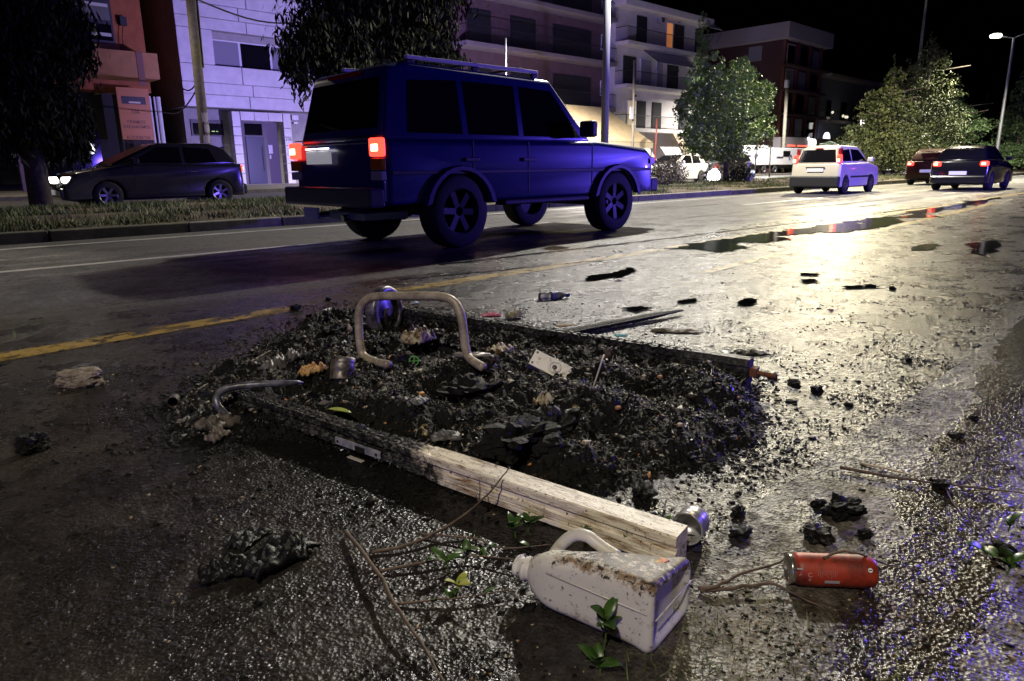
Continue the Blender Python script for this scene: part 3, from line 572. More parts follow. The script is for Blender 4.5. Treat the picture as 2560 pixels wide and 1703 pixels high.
# dark cedar hanging over the four wheel drive
b0 = bpos(960, 300, 17.0); s = WY(960, 300, 17.0); up1 = WY(960, 0, 17).z-s.z; ppm = 300/up1
def C(px, py, rx, ry, y, rz=None): 
    p = WY(px, py, y); return (p.x-b0.x, p.y-b0.y, p.z-b0.z, rx/ppm*1.2, rx/ppm, ry/ppm)
cl = [C(930, 40, 190, 100, 17), C(820, 90, 120, 90, 16.6), C(760, 130, 60, 60, 16.4), C(1010, 90, 140, 90, 17.2), C(1100, 140, 80, 45, 17), C(880, 160, 110, 55, 16.8), C(745, 180, 28, 55, 16.3), C(960, -60, 230, 90, 17.2), C(1150, 155, 45, 25, 17), C(1040, 30, 110, 80, 17)]
tree('cedar_tree', 'large dark drooping cedar above the blue four wheel drive', b0, 8.5, [(-2.2, -.5, 5.6, 3.5), (2, .4, 5.5, 3.2), (-1, .6, 7, 5), (1.5, -.6, 7.5, 5)], cl, 30000, .12, LDK, droop=.5, r=.28, hang=True)
b0 = bpos(90, 430, 19.0); s = WY(90, 300, 19.0); ppm = 300/(WY(90, 0, 19).z-s.z)
cl = [C(60, 90, 120, 110, 19), C(130, 110, 80, 60, 18.6), C(30, 230, 90, 110, 19), C(120, 260, 90, 70, 19), C(150, 330, 70, 60, 19), C(50, 0, 140, 80, 19), C(180, 60, 35, 60, 18.6), C(90, 320, 90, 60, 19)]
tree('cedar_tree', 'dark shaggy cedar in the upper left corner before the orange building', b0, 9, [(-1.5, 0, 5, 3), (1.4, .3, 5.5, 3.3)], cl, 24000, .12, LDK, droop=.6, r=.24, hang=True)
# bright broadleaf tree
b0 = bpos(1812, 462, 15.2); s = WY(1812, 300, 15.2); ppm = 300/(WY(1812, 0, 15.2).z-s.z)
cl = [C(1800, 260, 90, 85, 15.2), C(1760, 200, 50, 50, 15.2), C(1850, 190, 55, 50, 15.3), C(1735, 270, 55, 55, 15), C(1890, 250, 60, 60, 15.2), C(1830, 340, 100, 50, 15.2), C(1745, 350, 70, 45, 15), C(1900, 320, 50, 40, 15.2), C(1790, 160, 30, 30, 15.2), C(1860, 150, 22, 22, 15.2), C(1800, 385, 65, 28, 15.2), C(1925, 232, 25, 25, 15)]
tree('broadleaf_tree', 'bright green broadleaf tree on the median behind the glaring headlight', b0, 3.6, [(.9, 0, 3.2, .6), (-.8, .2, 3.2, .7), (.5, -.3, 4, 1.2), (-.4, .3, 4.2, 1.4), (1.4, .2, 2.6, .5)], cl, 15000, .14, LBR, r=.11, shell=.7)
# slim cypress
b0 = bpos(1740, 440, 24); h_ = WY(1738, 6, 24).z
tree('cypress_tree', 'slim pointed cypress rising above the broadleaf tree', b0, h_*.8, [], [(0, 0, h_*(.1+.85*k/12), .75*(1-k/12)**.45+.12, .75*(1-k/12)**.45+.12, h_/13) for k in range(12)], 9000, .12, LCG, r=.1)
# conifers along the median
def conifer(label, px, py, ptop, y, r, n, mat, leaf=.15, lean=0):
    b = bpos(px, py, y); h_ = WY(px, ptop, y).z-.1
    return tree('conifer_tree', label, b, h_*.9, [(r*.8*math.cos(a), r*.8*math.sin(a), h_*(.3+.08*a), h_*(.25+.08*a)) for a in (0, 1.3, 2.9, 4.2, 5.4)], cone_clumps(h_, r, lean=lean), n, leaf, mat, group='conifers on the median', droop=.25, r=.16)
conifer('shorter bushy conifer at the left end of the median conifers', 2205, 440, 125, 14.6, 2.5, 15000, LCO)
conifer('tallest conifer with ragged spiky top in front of the pale lamp post', 2290, 440, 42, 15.0, 3.0, 21000, LCO)
conifer('greenish conifer just right of the tallest conifer', 2370, 440, 185, 16, 3.3, 17000, LCG)
conifer('dim conifer above the roof of the black hatchback', 2440, 435, 205, 19, 2.6, 8000, LDK)
conifer('large conifer below the glowing street lamp at right edge', 2535, 430, 120, 12.9, 2.6, 15000, LCG)
conifer('dark low conifer between the palm and the bushy conifer', 2160, 440, 300, 19, 2.2, 6000, LDK)
b0 = bpos(2462, 430, 24); h_ = WY(2462, 95, 24).z
tree('cypress_tree', 'very dark tall cypress column left of the glowing street lamp', b0, h_*.8, [], [(0, 0, h_*(.06+.88*k/10), .55, .55, h_/10) for k in range(10)], 5000, .16, LDK, r=.14)
# palm behind the white van
b0 = bpos(2095, 425, 22.5); pt = thing('palm_tree', 'low palm with arching fronds behind the white hatchback roof', 'palm', b0)
ph = 1.7; MB().tube([(0, 0, 0), (0, 0, ph)], [.35, .28], 10).build('trunk', BARK, pt)
for k in range(26):
    a = k*2.4; el = rnd.uniform(.2, 1.3); m_ = MB(); Lf = rnd.uniform(1.7, 2.3); spn = []
    for j in range(8):
        t = j/7; spn.append(Vector((math.cos(a)*Lf*t*math.cos(el*(1-.5*t)), math.sin(a)*Lf*t*math.cos(el*(1-.5*t)), ph+Lf*t*math.sin(el)-1.1*t*t*Lf*.5)))
    m_.tube(spn, .02, 4)
    for j in range(1, 8):
        for q in (0, .5):
            c0 = spn[j-1].lerp(spn[j], q); sd = Vector((-math.sin(a), math.cos(a), 0))
            for s_ in (-1, 1): tip = c0+sd*s_*.42+Vector((math.cos(a)*.25, math.sin(a)*.25, -.12)); m_.add([c0, c0+(spn[j]-spn[j-1]).normalized()*.05, tip], [(0, 1, 2)])
    m_.build('frond', LYP, pt)
# bushes on the median
def bush(label, px, py, y, r, h, n, mat, leaf=.07): 
    b = bpos(px, py, y); return tree('bush', label, b, h*.7, [(r*.5, 0, h*.8, .1), (-r*.5, .1, h*.8, .1)], [(0, 0, h*.5, r, r*.6, h*.5), (r*.4, 0, h*.6, r*.5, r*.5, h*.5), (-r*.4, 0, h*.4, r*.5, r*.4, h*.5)], n, leaf, mat, cat='bush', group='bushes on the median', r=.03)
LFB = leafmat('bush_leaves', (.05, .055, .03), (.13, .10, .09), 9)
bush('straggly flowering bush before the white car with headlights', 1668, 470, 13.6, .95, 1.0, 3800, LFB)
bush('low dark bush under the broadleaf tree right of the glare', 1845, 466, 13.8, .8, .75, 2600, LDK)
# litter bin / votive box on the median
p = bpos(1869, 462, 14.2); vb = thing('roadside_box', 'small blue grey roadside box with white cap beside dark bush', 'box', p)
MB().box((-.16, -.16, 0), (.16, .16, .55)).build('body', M('box_blue', (.12, .13, .3), .5), vb, bevel=.02); MB().box((-.17, -.19, .42), (.17, -.162, .52)).build('label_strip', M('strip_lit', (.8, .9, 1), emit=((.8, .9, 1), .8)), vb)
MB().lathe([(.22, .78), (.2, .83), (.001, .92)], 14).build('cap', FRW, vb); MB().tube([(0, 0, .55), (0, 0, .8)], .05, 6).build('neck', FRW, vb)
# grass
def grass(name, n, x0, x1, y0, y1, mat, h, z, seed, dens=lambda p: True, w=.006):
    P = []; 
    while len(P) < n:
        X0 = x0+(x1-x0)*rnd.random()**1.6; Y0 = rnd.uniform(y0, y1)
        if noise.noise((X0*.8, Y0*1.2, seed))+rnd.uniform(-.15, .15) > .0: P.append((X0, Y0, z(X0, Y0)))
    P = np.array(P); a = nr.uniform(0, 6.28, n); hh = nr.uniform(.4, 1.3, n)*h; ln = nr.normal(size=(n, 2))*.5*hh[:, None]
    d = np.stack([np.cos(a), np.sin(a), 0*a], 1)*w*nr.uniform(.6, 1.5, (n, 1))
    V = np.stack([P-d, P+d, P+np.stack([ln[:, 0], ln[:, 1], hh], 1)], 1); o = raw(name, V.reshape(-1, 3), (np.arange(n*3).reshape(-1, 3)), mat); return tag(o, None, None, kind='stuff')
mz = lambda X, Y: .12+.10*math.sin(math.pi*(Y-10.8)/6.9)+.045*noise.noise((X*.9, Y*.9, 0))-.01
g = grass('grass', 60000, -3, 45, 11.0, 17.6, leafmat('grass_blades', (.03, .05, .018), (.09, .11, .04), 1.5), .11, mz, 3., w=.008); tag(g, 'patchy short green grass growing along the median', 'grass')
g = grass('dry_grass', 7000, -3, 45, 10.9, 17.6, leafmat('straw', (.17, .13, .07), (.26, .2, .11), 2), .07, mz, 9., w=.006); tag(g, 'straw coloured dry grass among the green on the median', 'grass')
# ================================================================== vehicles
TYR = M('tyre_rubber', (.012, .012, .013), .75, bump=(60, .3)); RIM = M('rim_alloy', (.35, .35, .37), .3, .9); RIMD = M('rim_dark', (.03, .03, .035), .5, .5); CHR = M('chrome', (.7, .7, .72), .12, 1.)
TAIL = M('tail_lit', (.8, .02, .01), .3, emit=((1, .035, .02), 5)); TAILW = M('tail_core', (1, .5, .3), emit=((1, .35, .18), 9)); TAILD = M('tail_dark', (.25, .01, .01), .2); AMB = M('amber_lens', (.4, .12, .01), .2); HEAD = M('head_lit', (1, 1, 1), emit=((1, .97, .95), 14)); PLT = M('number_plate', (.75, .75, .78), .4, emit=((.8, .8, .85), .25)); PLAST = M('bumper_plastic', (.02, .02, .024), .55)
def wheel(t, x, y, r, w, rimm=RIM):
    s_ = 1 if y > 0 else -1; m4 = Matrix.Translation((x, y, r)) @ Matrix.Rotation(math.pi/2, 4, 'X')
    wh = MB().lathe([(r*.62, -w/2), (r*.9, -w/2), (r*.985, -w*.42), (r, -w*.3), (r, w*.3), (r*.985, w*.42), (r*.9, w/2), (r*.62, w/2)], 36, m4).build('wheel', TYR, t, smooth=True)
    m_ = MB().lathe([(r*.63, -w*.46), (r*.58, -w*.42), (r*.55, -w*.2), (r*.55, w*.2), (r*.58, w*.42), (r*.63, w*.46)], 28, m4)
    m_.lathe([(.001, -s_*-.02), (r*.16, -s_*-.02), (r*.2, 0)], 14, Matrix.Translation((x, y+s_*w*.3, r)) @ Matrix.Rotation(math.pi/2, 4, 'X'))
    for k in range(6):
        a = k*math.pi/3+x; c0 = Vector((x+r*.12*math.cos(a), y+s_*w*.3, r+r*.12*math.sin(a))); c1 = Vector((x+r*.58*math.cos(a), y+s_*w*.36, r+r*.58*math.sin(a))); m_.bar(c0, c1, .05*r/.3, .03, (0, 1, 0))
    m_.build('rim', rimm, t, smooth=False)
    MB().lathe([(.001, 0), (r*.6, 0)], 20, Matrix.Translation((x, y-s_*w*.1, r)) @ Matrix.Rotation(math.pi/2, 4, 'X')).build('brake_disc', M('brake', (.03, .03, .03), .6), t)
def arc(cx, r, z0, n=9, cz=None):
    cz = r*.95 if cz is None else cz
    a0 = math.asin(max(-1, min(1, (z0-cz)/r))); return [(cx+r*math.cos(t), cz+r*math.sin(t)) for t in np.linspace(math.pi-a0, a0, n)]
def car(label, loc, rz, L, Wd, paint, prof, green, wins, wx, wr, group=None, name='car', cat='car', sc=1, tumble=.17, glass=GLS, clad=None, z0=.24, wwid=.2, bev=.05, rearglass=None, frontglass=None, rimm=RIM):
    t = thing(name, label, cat, loc, (0, 0, rz), group=group); t.scale = (sc, sc, sc)
    poly = [(prof[0][0], z0)]+arc(wx[0], wr*1.14, z0, cz=wr)+arc(wx[1], wr*1.14, z0, cz=wr)+[(prof[-1][0], z0)]+prof[::-1]
    hw = Wd/2; m_ = MB(); k = len(poly); cxm = sum(p[0] for p in poly)/k
    def ring(y, ins): return [(cxm+(p[0]-cxm)*(1-ins*.6/L*2), y, p[1]-(ins*.25 if p[1] > .6 else 0)) for p in poly]
    rows = [ring(-hw, .10), ring(-hw+.07, 0), ring(hw-.07, 0), ring(hw, .10)]
    vs = sum(rows, []); fs = [tuple(range(k))[::-1], tuple(range(3*k, 4*k))]
    for r in range(3): fs += [(r*k+i, r*k+(i+1) % k, (r+1)*k+(i+1) % k, (r+1)*k+i) for i in range(k)]
    m_.add(vs, fs).build('body', paint, t, bevel=bev, seg=3, smooth=True)
    zb = green[0][1]; zt = max(p[1] for p in green)
    wy = lambda z: (hw-.09)-(tumble)*max(0, (z-zb))/(zt-zb)
    g_ = MB(); kk = len(green); g_.add([(p[0], -wy(p[1]), p[1]) for p in green]+[(p[0], wy(p[1]), p[1]) for p in green], [tuple(range(kk))[::-1], tuple(range(kk, 2*kk))]+[(i, (i+1) % kk, (i+1) % kk+kk, i+kk) for i in range(kk)])
    g_.build('cabin', paint, t, bevel=bev*1.3, seg=3, smooth=True)
    for w_ in wins:
        for s_ in (-1, 1):
            n_ = len(w_); MB().add([(x, s_*(wy(z)+.008), z) for x, z in w_]+[(x, s_*(wy(z)-.01), z) for x, z in w_], [tuple(range(n_)), tuple(range(n_, 2*n_))[::-1]]+[(i, (i+1) % n_, (i+1) % n_+n_, i+n_) for i in range(n_)]).build('side_window', glass, t)
    for nm_, gl, d in (('rear_window', rearglass, -1), ('windscreen', frontglass, 1)):
        if gl:
            (xa_, za), (xb_, zb_) = gl; o_ = .012*d
            ya, yb2 = wy(za)-.07, wy(zb_)-.06
            MB().add([(xa_+o_, -ya, za), (xa_+o_, ya, za), (xb_+o_, yb2, zb_), (xb_+o_, -yb2, zb_), (xa_-o_*2, -ya, za), (xa_-o_*2, ya, za), (xb_-o_*2, yb2, zb_), (xb_-o_*2, -yb2, zb_)], [(0, 1, 2, 3), (7, 6, 5, 4), (0, 4, 5, 1), (1, 5, 6, 2), (2, 6, 7, 3), (3, 7, 4, 0)]).build(nm_, glass, t)
    MB().box((prof[0][0]+.35, -hw+.28, z0-.04), (prof[-1][0]-.3, hw-.28, z0+.3)).build('underbody', BLK, t)
    for x in wx:
        for s_ in (-1, 1): wheel(t, x, s_*(hw-wwid/2+.01), wr, wwid, rimm)
    return t
def pb(t, name, a, b, mat, bev=.01, **k): return MB().box(a, b).build(name, mat, t, bevel=bev, **k)
# --- blue four wheel drive, driving away to the right (x forward)
BLU = M('blue_car_paint', (.008, .018, .15), .34, .15, coat=.35)
hw = .93
fw = car('dark blue boxy four wheel drive passing close behind the burnt debris', (3.95, 6.85, 0), 0, 4.6, 1.86, BLU,
    [(0, .55), (.02, 1.14), (3.35, 1.18), (4.45, 1.10), (4.58, 1.0), (4.6, .6)],
    [(.05, 1.12), (.22, 1.86), (.5, 1.93), (2.65, 1.90), (3.35, 1.15)],
    [[(.40, 1.22), (.48, 1.74), (1.12, 1.78), (1.12, 1.22)], [(1.22, 1.22), (1.22, 1.78), (1.98, 1.78), (1.98, 1.22)], [(2.08, 1.22), (2.08, 1.78), (2.62, 1.76), (3.08, 1.22)]],
    (.98, 3.72), .40, rimm=RIMD, name='four_wheel_drive', cat='car', z0=.50, wwid=.27, tumble=.14, rearglass=((.09, 1.24), (.20, 1.76)), frontglass=((3.26, 1.24), (2.76, 1.82)))
for s_ in (-1, 1):
    pb(fw, 'roof_rail', (.55, s_*.62-.025, 1.96), (2.5, s_*.62+.025, 2.0), M('satin_rail', (.75, .75, .75), .35))
    for x in (.6, 1.5, 2.45): pb(fw, 'rail_foot', (x-.05, s_*.62-.02, 1.90), (x+.05, s_*.62+.02, 1.96), BLK)
    pb(fw, 'tail_light', (-.035, s_*.84-.10, .98), (.04, s_*.84+.10, 1.16), TAIL, .02); pb(fw, 'light_core', (-.045, s_*.85-.06, 1.03), (-.02, s_*.85+.06, 1.10), TAILW)
    pb(fw, 'tail_light', (-.03, s_*.84-.095, .85), (.035, s_*.84+.095, .965), AMB, .01); pb(fw, 'tail_light', (-.03, s_*.84-.095, .75), (.035, s_*.84+.095, .84), M('clear_lens', (.4, .38, .4), .2), .01)
    pb(fw, 'headlight', (4.50, s_*.70-.13, .86), (4.61, s_*.70+.13, 1.0), M('head_glass', (.6, .62, .7), .1), .02); pb(fw, 'side_light', (4.42, s_*.9-.03, .88), (4.60, s_*.9+.04, .98), AMB, .01)
    pb(fw, 'mirror', (3.0, s_*.98-.11, 1.22), (3.12, s_*.98+.11, 1.42), PLAST, .03); pb(fw, 'sill_step', (1.6, s_*.88-.1, .44), (3.1, s_*.88+.08, .50), PLAST, .02)
    for x in (.98, 3.72):
        m_ = MB(); pts = arc(x, .50, .50, 13, cz=.40); pts2 = arc(x, .44, .50, 13, cz=.40)
        n_ = len(pts); vs = [(a, s_*.90, b) for a, b in pts]+[(a, s_*.985, b-.02) for a, b in pts]+[(a, s_*.985, b) for a, b in pts2]+[(a, s_*.90, b) for a, b in pts2]
        m_.add(vs, [(r*n_+i, r*n_+i+1, (r+1)*n_+i+1, (r+1)*n_+i) for r in range(3) for i in range(n_-1)]).build('wheel_flare', M('flare_blue', (.012, .014, .09), .5), fw)
    MB().box((1.93, s_*.945-.012, .93), (2.15, s_*.945+.012, .97)).build('door_handle', BLK, fw, bevel=.006); MB().box((1.05, s_*.945-.012, .93), (1.25, s_*.945+.012, .97)).build('door_handle', BLK, fw, bevel=.006)
    for x in (1.17, 2.03, 3.2): MB().box((x, s_*.932-.004, .56), (x+.012, s_*.932+.004, 1.15)).build('door_seam', BLK, fw)
    MB().box((.1, s_*.935-.012, .80), (4.5, s_*.935+.010, .84)).build('side_strip', PLAST, fw, bevel=.006)
    MB().tube([(-.12, s_*.3, .36), (.5, s_*.3, .42)], .035, 8).build('exhaust', STEEL, fw)
for x in (.8, 1.5, 2.2): pb(fw, 'roof_bar', (x-.03, -.64, 1.985), (x+.03, .64, 2.01), BLK)
pb(fw, 'rear_bumper', (-.16, -.9, .48), (.04, .9, .68), M('bumper_blue_grey', (.10, .10, .16), .25, .5), .03); pb(fw, 'front_bumper', (4.56, -.9, .5), (4.75, .9, .7), PLAST, .03)
pb(fw, 'number_plate', (-.035, .02, .92), (-.01, .54, 1.06), PLT, .005); pb(fw, 'plate_lamp', (-.05, .05, 1.075), (-.015, .25, 1.09), WHL, .004); pb(fw, 'plate_lamp', (-.05, .32, 1.075), (-.015, .52, 1.09), WHL, .004)
pb(fw, 'tow_plate', (-.18, .12, .33), (-.15, .42, .46), M('tow_plate_pale', (.5, .62, .68), .35), .005); pb(fw, 'skid_plate', (-.05, -.62, .34), (.5, .1, .42), M('galv_skid', (.3, .4, .4), .4, .5), .01)
MB().tube([(.98, -.8, .4), (.98, .8, .4)], .07, 10).lathe([(.001, -.14), (.14, -.06), (.14, .06), (.001, .14)], 12, Matrix.Translation((.98, .15, .4))).build('axle', BLK, fw); MB().tube([(3.72, -.8, .4), (3.72, .8, .4)], .06, 10).build('axle', BLK, fw)
MB().box((.03, -.9, 1.175), (.05, .9, 1.185)).build('tailgate_seam', BLK, fw); pb(fw, 'high_brake_light', (.17, -.3, 1.80), (.23, .3, 1.84), TAILD, .005); MB().tube([(.06, -.1, 1.26), (.03, .3, 1.34)], .01, 5).build('wiper', BLK, fw)
# --- white hatchback van ahead
def place(px, py, y): p = WY(px, py, y); return p.x
CRM = M('cream_white_paint', (.62, .58, .48), .3, coat=.4)
xp = G(1996, 486).x
pw = car('white upright hatchback with lit tail lights driving away', (21.0, 8.9, 0), math.radians(1), 3.55, 1.58, CRM,
    [(0, .55), (.02, .95), (2.6, .98), (3.4, .86), (3.55, .62)], [(.03, .93), (.22, 1.42), (.55, 1.52), (2.0, 1.5), (2.85, .96)],
    [[(.45, 1.02), (.52, 1.36), (1.15, 1.4), (1.15, 1.02)], [(1.25, 1.02), (1.25, 1.4), (1.95, 1.38), (2.5, 1.02)]], (.55, 2.85), .285, sc=.92, wwid=.17, rearglass=((.06, .99), (.20, 1.38)), frontglass=((2.76, 1.02), (2.1, 1.44)), z0=.22)
for s_ in (-1, 1):
    pb(pw, 'tail_light', (.0, s_*.68-.07, .98), (.2, s_*.68+.05, 1.22), TAIL, .03); pb(pw, 'light_core', (-.02, s_*.69-.045, 1.0), (.04, s_*.69+.04, 1.09), TAILW, .01); pb(pw, 'tail_light', (.12, s_*.66-.06, 1.22), (.26, s_*.66+.03, 1.42), TAILD, .02)
    pb(pw, 'mirror', (2.35, s_*.84-.09, 1.0), (2.5, s_*.84+.09, 1.14), CRM, .03); pb(pw, 'side_strip', (.9, s_*.785-.015, .5), (2.6, s_*.785+.012, .56), PLAST, .005)
pb(pw, 'rear_bumper', (-.10, -.78, .22), (.35, .78, .56), PLAST, .04); pb(pw, 'number_plate', (-.02, -.26, .70), (0, .26, .81), PLT, .004); pb(pw, 'plate_recess', (-.03, -.30, .82), (.0, .30, .85), BLK, .004); pb(pw, 'roof_aerial', (1.9, -.01, 1.5), (1.93, .01, 1.7), BLK, .003)
pb(pw, 'high_brake_light', (.17, -.12, 1.40), (.22, .12, 1.43), TAILD, .003)
# --- black hatchback and the dark red car beyond it
BKP = M('black_car_paint', (.008, .008, .011), .18, coat=.8); DRP = M('dark_red_paint', (.05, .012, .01), .3, coat=.5); WHP_ = M('white_car_paint', (.6, .6, .62), .3, coat=.5); GRP = M('silver_black_paint', (.03, .03, .032), .2, coat=.8)
def hatch(label, loc, rz, paint, sc=1, rear_lit=True, front_lit=False, group=None, L=4.0, Wd=1.72):
    c = car(label, loc, rz, L, Wd, paint, [(0, .5), (.03, .98), (2.85, .96), (3.75, .80), (L, .5)], [(.06, .95), (.35, 1.36), (.7, 1.48), (1.9, 1.47), (3.05, .94)],
        [[(.62, 1.02), (.75, 1.34), (1.35, 1.38), (1.35, 1.0)], [(1.45, 1.0), (1.45, 1.38), (1.95, 1.37), (2.6, 1.0)]], (.65, 3.15), .31, sc=sc, rearglass=((.12, 1.02), (.38, 1.36)), frontglass=((2.95, 1.0), (2.05, 1.42)), group=group, z0=.22, bev=.07)
    h2 = Wd/2
    for s_ in (-1, 1):
        pb(c, 'tail_light', (-.02, s_*(h2-.17)-.15, .80), (.3, s_*(h2-.17)+.10, .96), TAIL if rear_lit else TAILD, .04)
        if rear_lit: pb(c, 'light_core', (-.035, s_*(h2-.16)-.06, .84), (.0, s_*(h2-.16)+.06, .91), TAILW, .01)
        pb(c, 'headlight', (L-.35, s_*(h2-.22)-.16, .60), (L-.05, s_*(h2-.22)+.13, .72), HEAD if front_lit else M('head_glass', (.6, .62, .7), .1), .03)
        pb(c, 'mirror', (2.45, s_*(h2+.05)-.1, .98), (2.6, s_*(h2+.05)+.08, 1.12), paint, .03)
        for x in (1.38, 2.55): MB().box((x, s_*(h2-.001)-.004, .4), (x+.012, s_*(h2-.001)+.004, .95)).build('door_seam', BLK, c)
        MB().box((1.15, s_*(h2+.002)-.012, .80), (1.32, s_*(h2+.002)+.012, .83)).build('door_handle', CHR, c, bevel=.006)
    pb(c, 'rear_bumper', (-.07, -h2+.04, .24), (.25, h2-.04, .5), paint, .05); pb(c, 'number_plate', (-.085, -.26, .52), (-.06, .26, .64), PLT, .004); pb(c, 'front_bumper', (L-.15, -h2+.06, .24), (L+.06, h2-.06, .48), paint, .05)
    MB().box((L-.02, -.35, .5), (L+.03, .35, .58)).build('grille', BLK, c); MB().box((.28, -.45, 1.37), (.36, .45, 1.40)).build('spoiler', paint, c, bevel=.01); pb(c, 'front_plate', (L+.065, -.26, .34), (L+.08, .26, .45), PLT, .004)
    return c
hatch('shiny black hatchback with lit tail lights at the right', (25.6, 6.35, 0), math.radians(1), BKP, sc=.93)
hatch('dark red car partly hidden beyond the black hatchback', (31.5, 8.9, 0), 0, DRP, sc=.95)
# cars on the opposite road, heading left (rz = pi)
hatch('dark grey hatchback driving left beyond the grassy median', (WY(585, 480, 19.9).x, 20.0, 0), math.pi, GRP, rear_lit=True, front_lit=True, sc=1.08)
p = WY(5, 440, 27.2); hatch('white hatchback cut off by the left edge, parked by dark shop', (3.6, 31.8, .11), math.pi, WHP_, rear_lit=False, sc=1.0)
hatch('white car with lit headlights behind the flowering bush', (WY(1735, 440, 20.5).x, 20.5, 0), math.pi, WHP_, front_lit=True)
hatch('dark car with lit headlights behind the broadleaf tree trunk', (WY(1850, 440, 19.8).x, 19.8, 0), math.pi, BKP, front_lit=True)
hatch('dark car lit cyan beyond the white hatchback bonnet', (WY(2262, 425, 20.5).x, 20.5, 0), math.pi, GRP, front_lit=True)
hatch('silver car parked behind the tall conifer trunks', (WY(2330, 425, 30).x, 30.0, .11), math.pi, WHP_, rear_lit=False)
# white delivery truck and van by the shop
LOGO = M('truck_logo', (.04, .02, .06), .5)
def truck(name, label, x, y, L, h, sgn):
    t = thing(name, label, 'truck' if 'truck' in name else 'van', (x, y, .11), group=None)
    pb(t, 'box_body', (0, 0, .75), (L, 2.0, h), WHP_, .05); pb(t, 'chassis', (.1, .2, .45), (L-.1, 1.8, .75), BLK, .01)
    m_ = MB(); m_.tube([(L*.45+.28*math.cos(a)*(1-a/9), -.012, h*.62+.3*math.sin(a)*(1-a/9)) for a in np.linspace(0, 5, 12)], .05, 5); m_.build('logo', LOGO, t)
    pb(t, 'logo_stripe', (L*.12, -.012, h*.60), (L*.28, .0, h*.66), LOGO, .002)
    for xx in (.9, L-1.0):
        for yy in (.12, 1.88): wheel(t, xx, yy, .36, .22)
    return t
x0 = WY(1862, 430, 29.6).x; x1 = WY(1932, 430, 29.6).x
truck('delivery_truck', 'white box truck with dark swirl logo parked under the trees', x0, 29.9, x1-x0, 2.4, 1)
x2 = WY(1936, 430, 29.4).x; x3 = WY(2015, 430, 29.4).x
vn = truck('delivery_van', 'white panel van with swirl logo behind the tall bare pole', x2+.3, 29.9, x3-x2+1.5, 2.25, 1)
pb(vn, 'rear_window', (-.03, .5, 1.35), (-.001, 1.1, 2.0), GLS, .02); pb(vn, 'tail_light', (-.03, .1, 1.0), (-.001, .25, 1.3), TAILD, .01); pb(vn, 'side_window', (2.2, -.03, 1.5), (3.6, -.001, 2.0), GLS, .02)
# motorcycle headlight glare: disc enlarged to stand for its bloom
p = WY(1788, 456, 18.0); hl = thing('motorbike', 'oncoming motorbike with a glaring white headlight under the broadleaf tree', 'motorbike', (p.x, 18.0, 0))
MB().lathe([(.001, -.05), (.30, -.04), (.32, .05), (.2, .14), (.001, .18)], 20, Matrix.Translation((-.62, -.25, .36)) @ Matrix.Rotation(math.radians(-120), 4, 'Z') @ Matrix.Rotation(math.pi/2, 4, 'Y')).build('headlight', M('glare_lamp', (1, 1, 1), emit=((1, .96, .98), 90)), hl)
for xx in (-.5, .8): MB().lathe([(.2, -.05), (.3, -.04), (.3, .04), (.2, .05)], 20, Matrix.Translation((xx, 0, .3)) @ Matrix.Rotation(math.pi/2, 4, 'X')).build('wheel', TYR, hl)
MB().tube([(-.5, 0, .3), (-.35, 0, .95), (.3, 0, .75), (.8, 0, .3)], .06, 8).build('frame', BLK, hl); pb(hl, 'seat', (.1, -.14, .75), (.8, .14, .86), BLK, .03); pb(hl, 'fuel_tank', (-.25, -.14, .7), (.12, .14, .95), DRP, .05); MB().tube([(-.3, -.35, 1.05), (-.38, 0, 1.0), (-.3, .35, 1.05)], .02, 6).build('handlebar', BLK, hl)
# ================================================================== the burnt debris
CHAR = M('char', (.0025, .0025, .0025), .65, col2=(.007, .0065, .006), ns=30, bump=(70, .9, .01)); CHAR2 = M('char_shiny', (.004, .004, .004), .18, col2=(.012, .012, .012), ns=50, bump=(160, .9, .006))
ASH = M('ash', (.10, .095, .09), .85, col2=(.28, .26, .24), ns=40, bump=(90, .7, .006)); MUD = M('brown_mud', (.02, .014, .009), .5, col2=(.06, .04, .022), ns=30, bump=(90, .8, .006))
PALE = M('pale_crumb', (.42, .36, .24), .6, col2=(.25, .15, .07), ns=60); RUSTY = M('orange_crumb', (.35, .14, .04), .7, col2=(.5, .25, .1), ns=50)
for m_ in (CHAR, CHAR2): m_.node_tree.nodes['Principled BSDF'].inputs['Specular IOR Level'].default_value = .22 if m_ is CHAR else .4
def inside(x, y, P):
    c = False; j = len(P)-1
    for i in range(len(P)):
        if (P[i][1] > y) != (P[j][1] > y) and x < (P[j][0]-P[i][0])*(y-P[i][1])/(P[j][1]-P[i][1])+P[i][0]: c = not c
        j = i
    return c
def edged(x, y, P):
    m = 9
    for i in range(len(P)):
        ax, ay = P[i-1]; bx, by = P[i]; dx, dy = bx-ax, by-ay; t = max(0, min(1, ((x-ax)*dx+(y-ay)*dy)/(dx*dx+dy*dy+1e-9))); m = min(m, math.hypot(x-ax-dx*t, y-ay-dy*t))
    return m if inside(x, y, P) else -m
PIL = [tuple(G(a, c))[:2] for a, c in ((430, 1030), (500, 960), (620, 880), (760, 820), (860, 785), (960, 770), (1110, 800), (1300, 850), (1500, 880), (1700, 930), (1860, 965), (1905, 1040), (1860, 1110), (1780, 1160), (1640, 1190), (1500, 1230), (1340, 1230), (1150, 1190), (950, 1130), (760, 1090), (560, 1100), (450, 1090))]
def hz(x, y):
    d = edged(x, y, PIL)+.05*noise.noise((x*6, y*6, 0))
    if d < -.04: return -.01
    e = min(1, max(0, (d+.04)/.22)); h = e*e*(3-2*e)*(.058+.075*noise.noise((x*3.7, y*3.7, 4.)))
    return h+max(0, d+.04 > 0)*(.050*e*abs(noise.noise((x*14, y*14, 1.)))+.016*abs(noise.noise((x*45, y*45, 2.)))+.008*noise.noise((x*110, y*110, 2.)))-.004
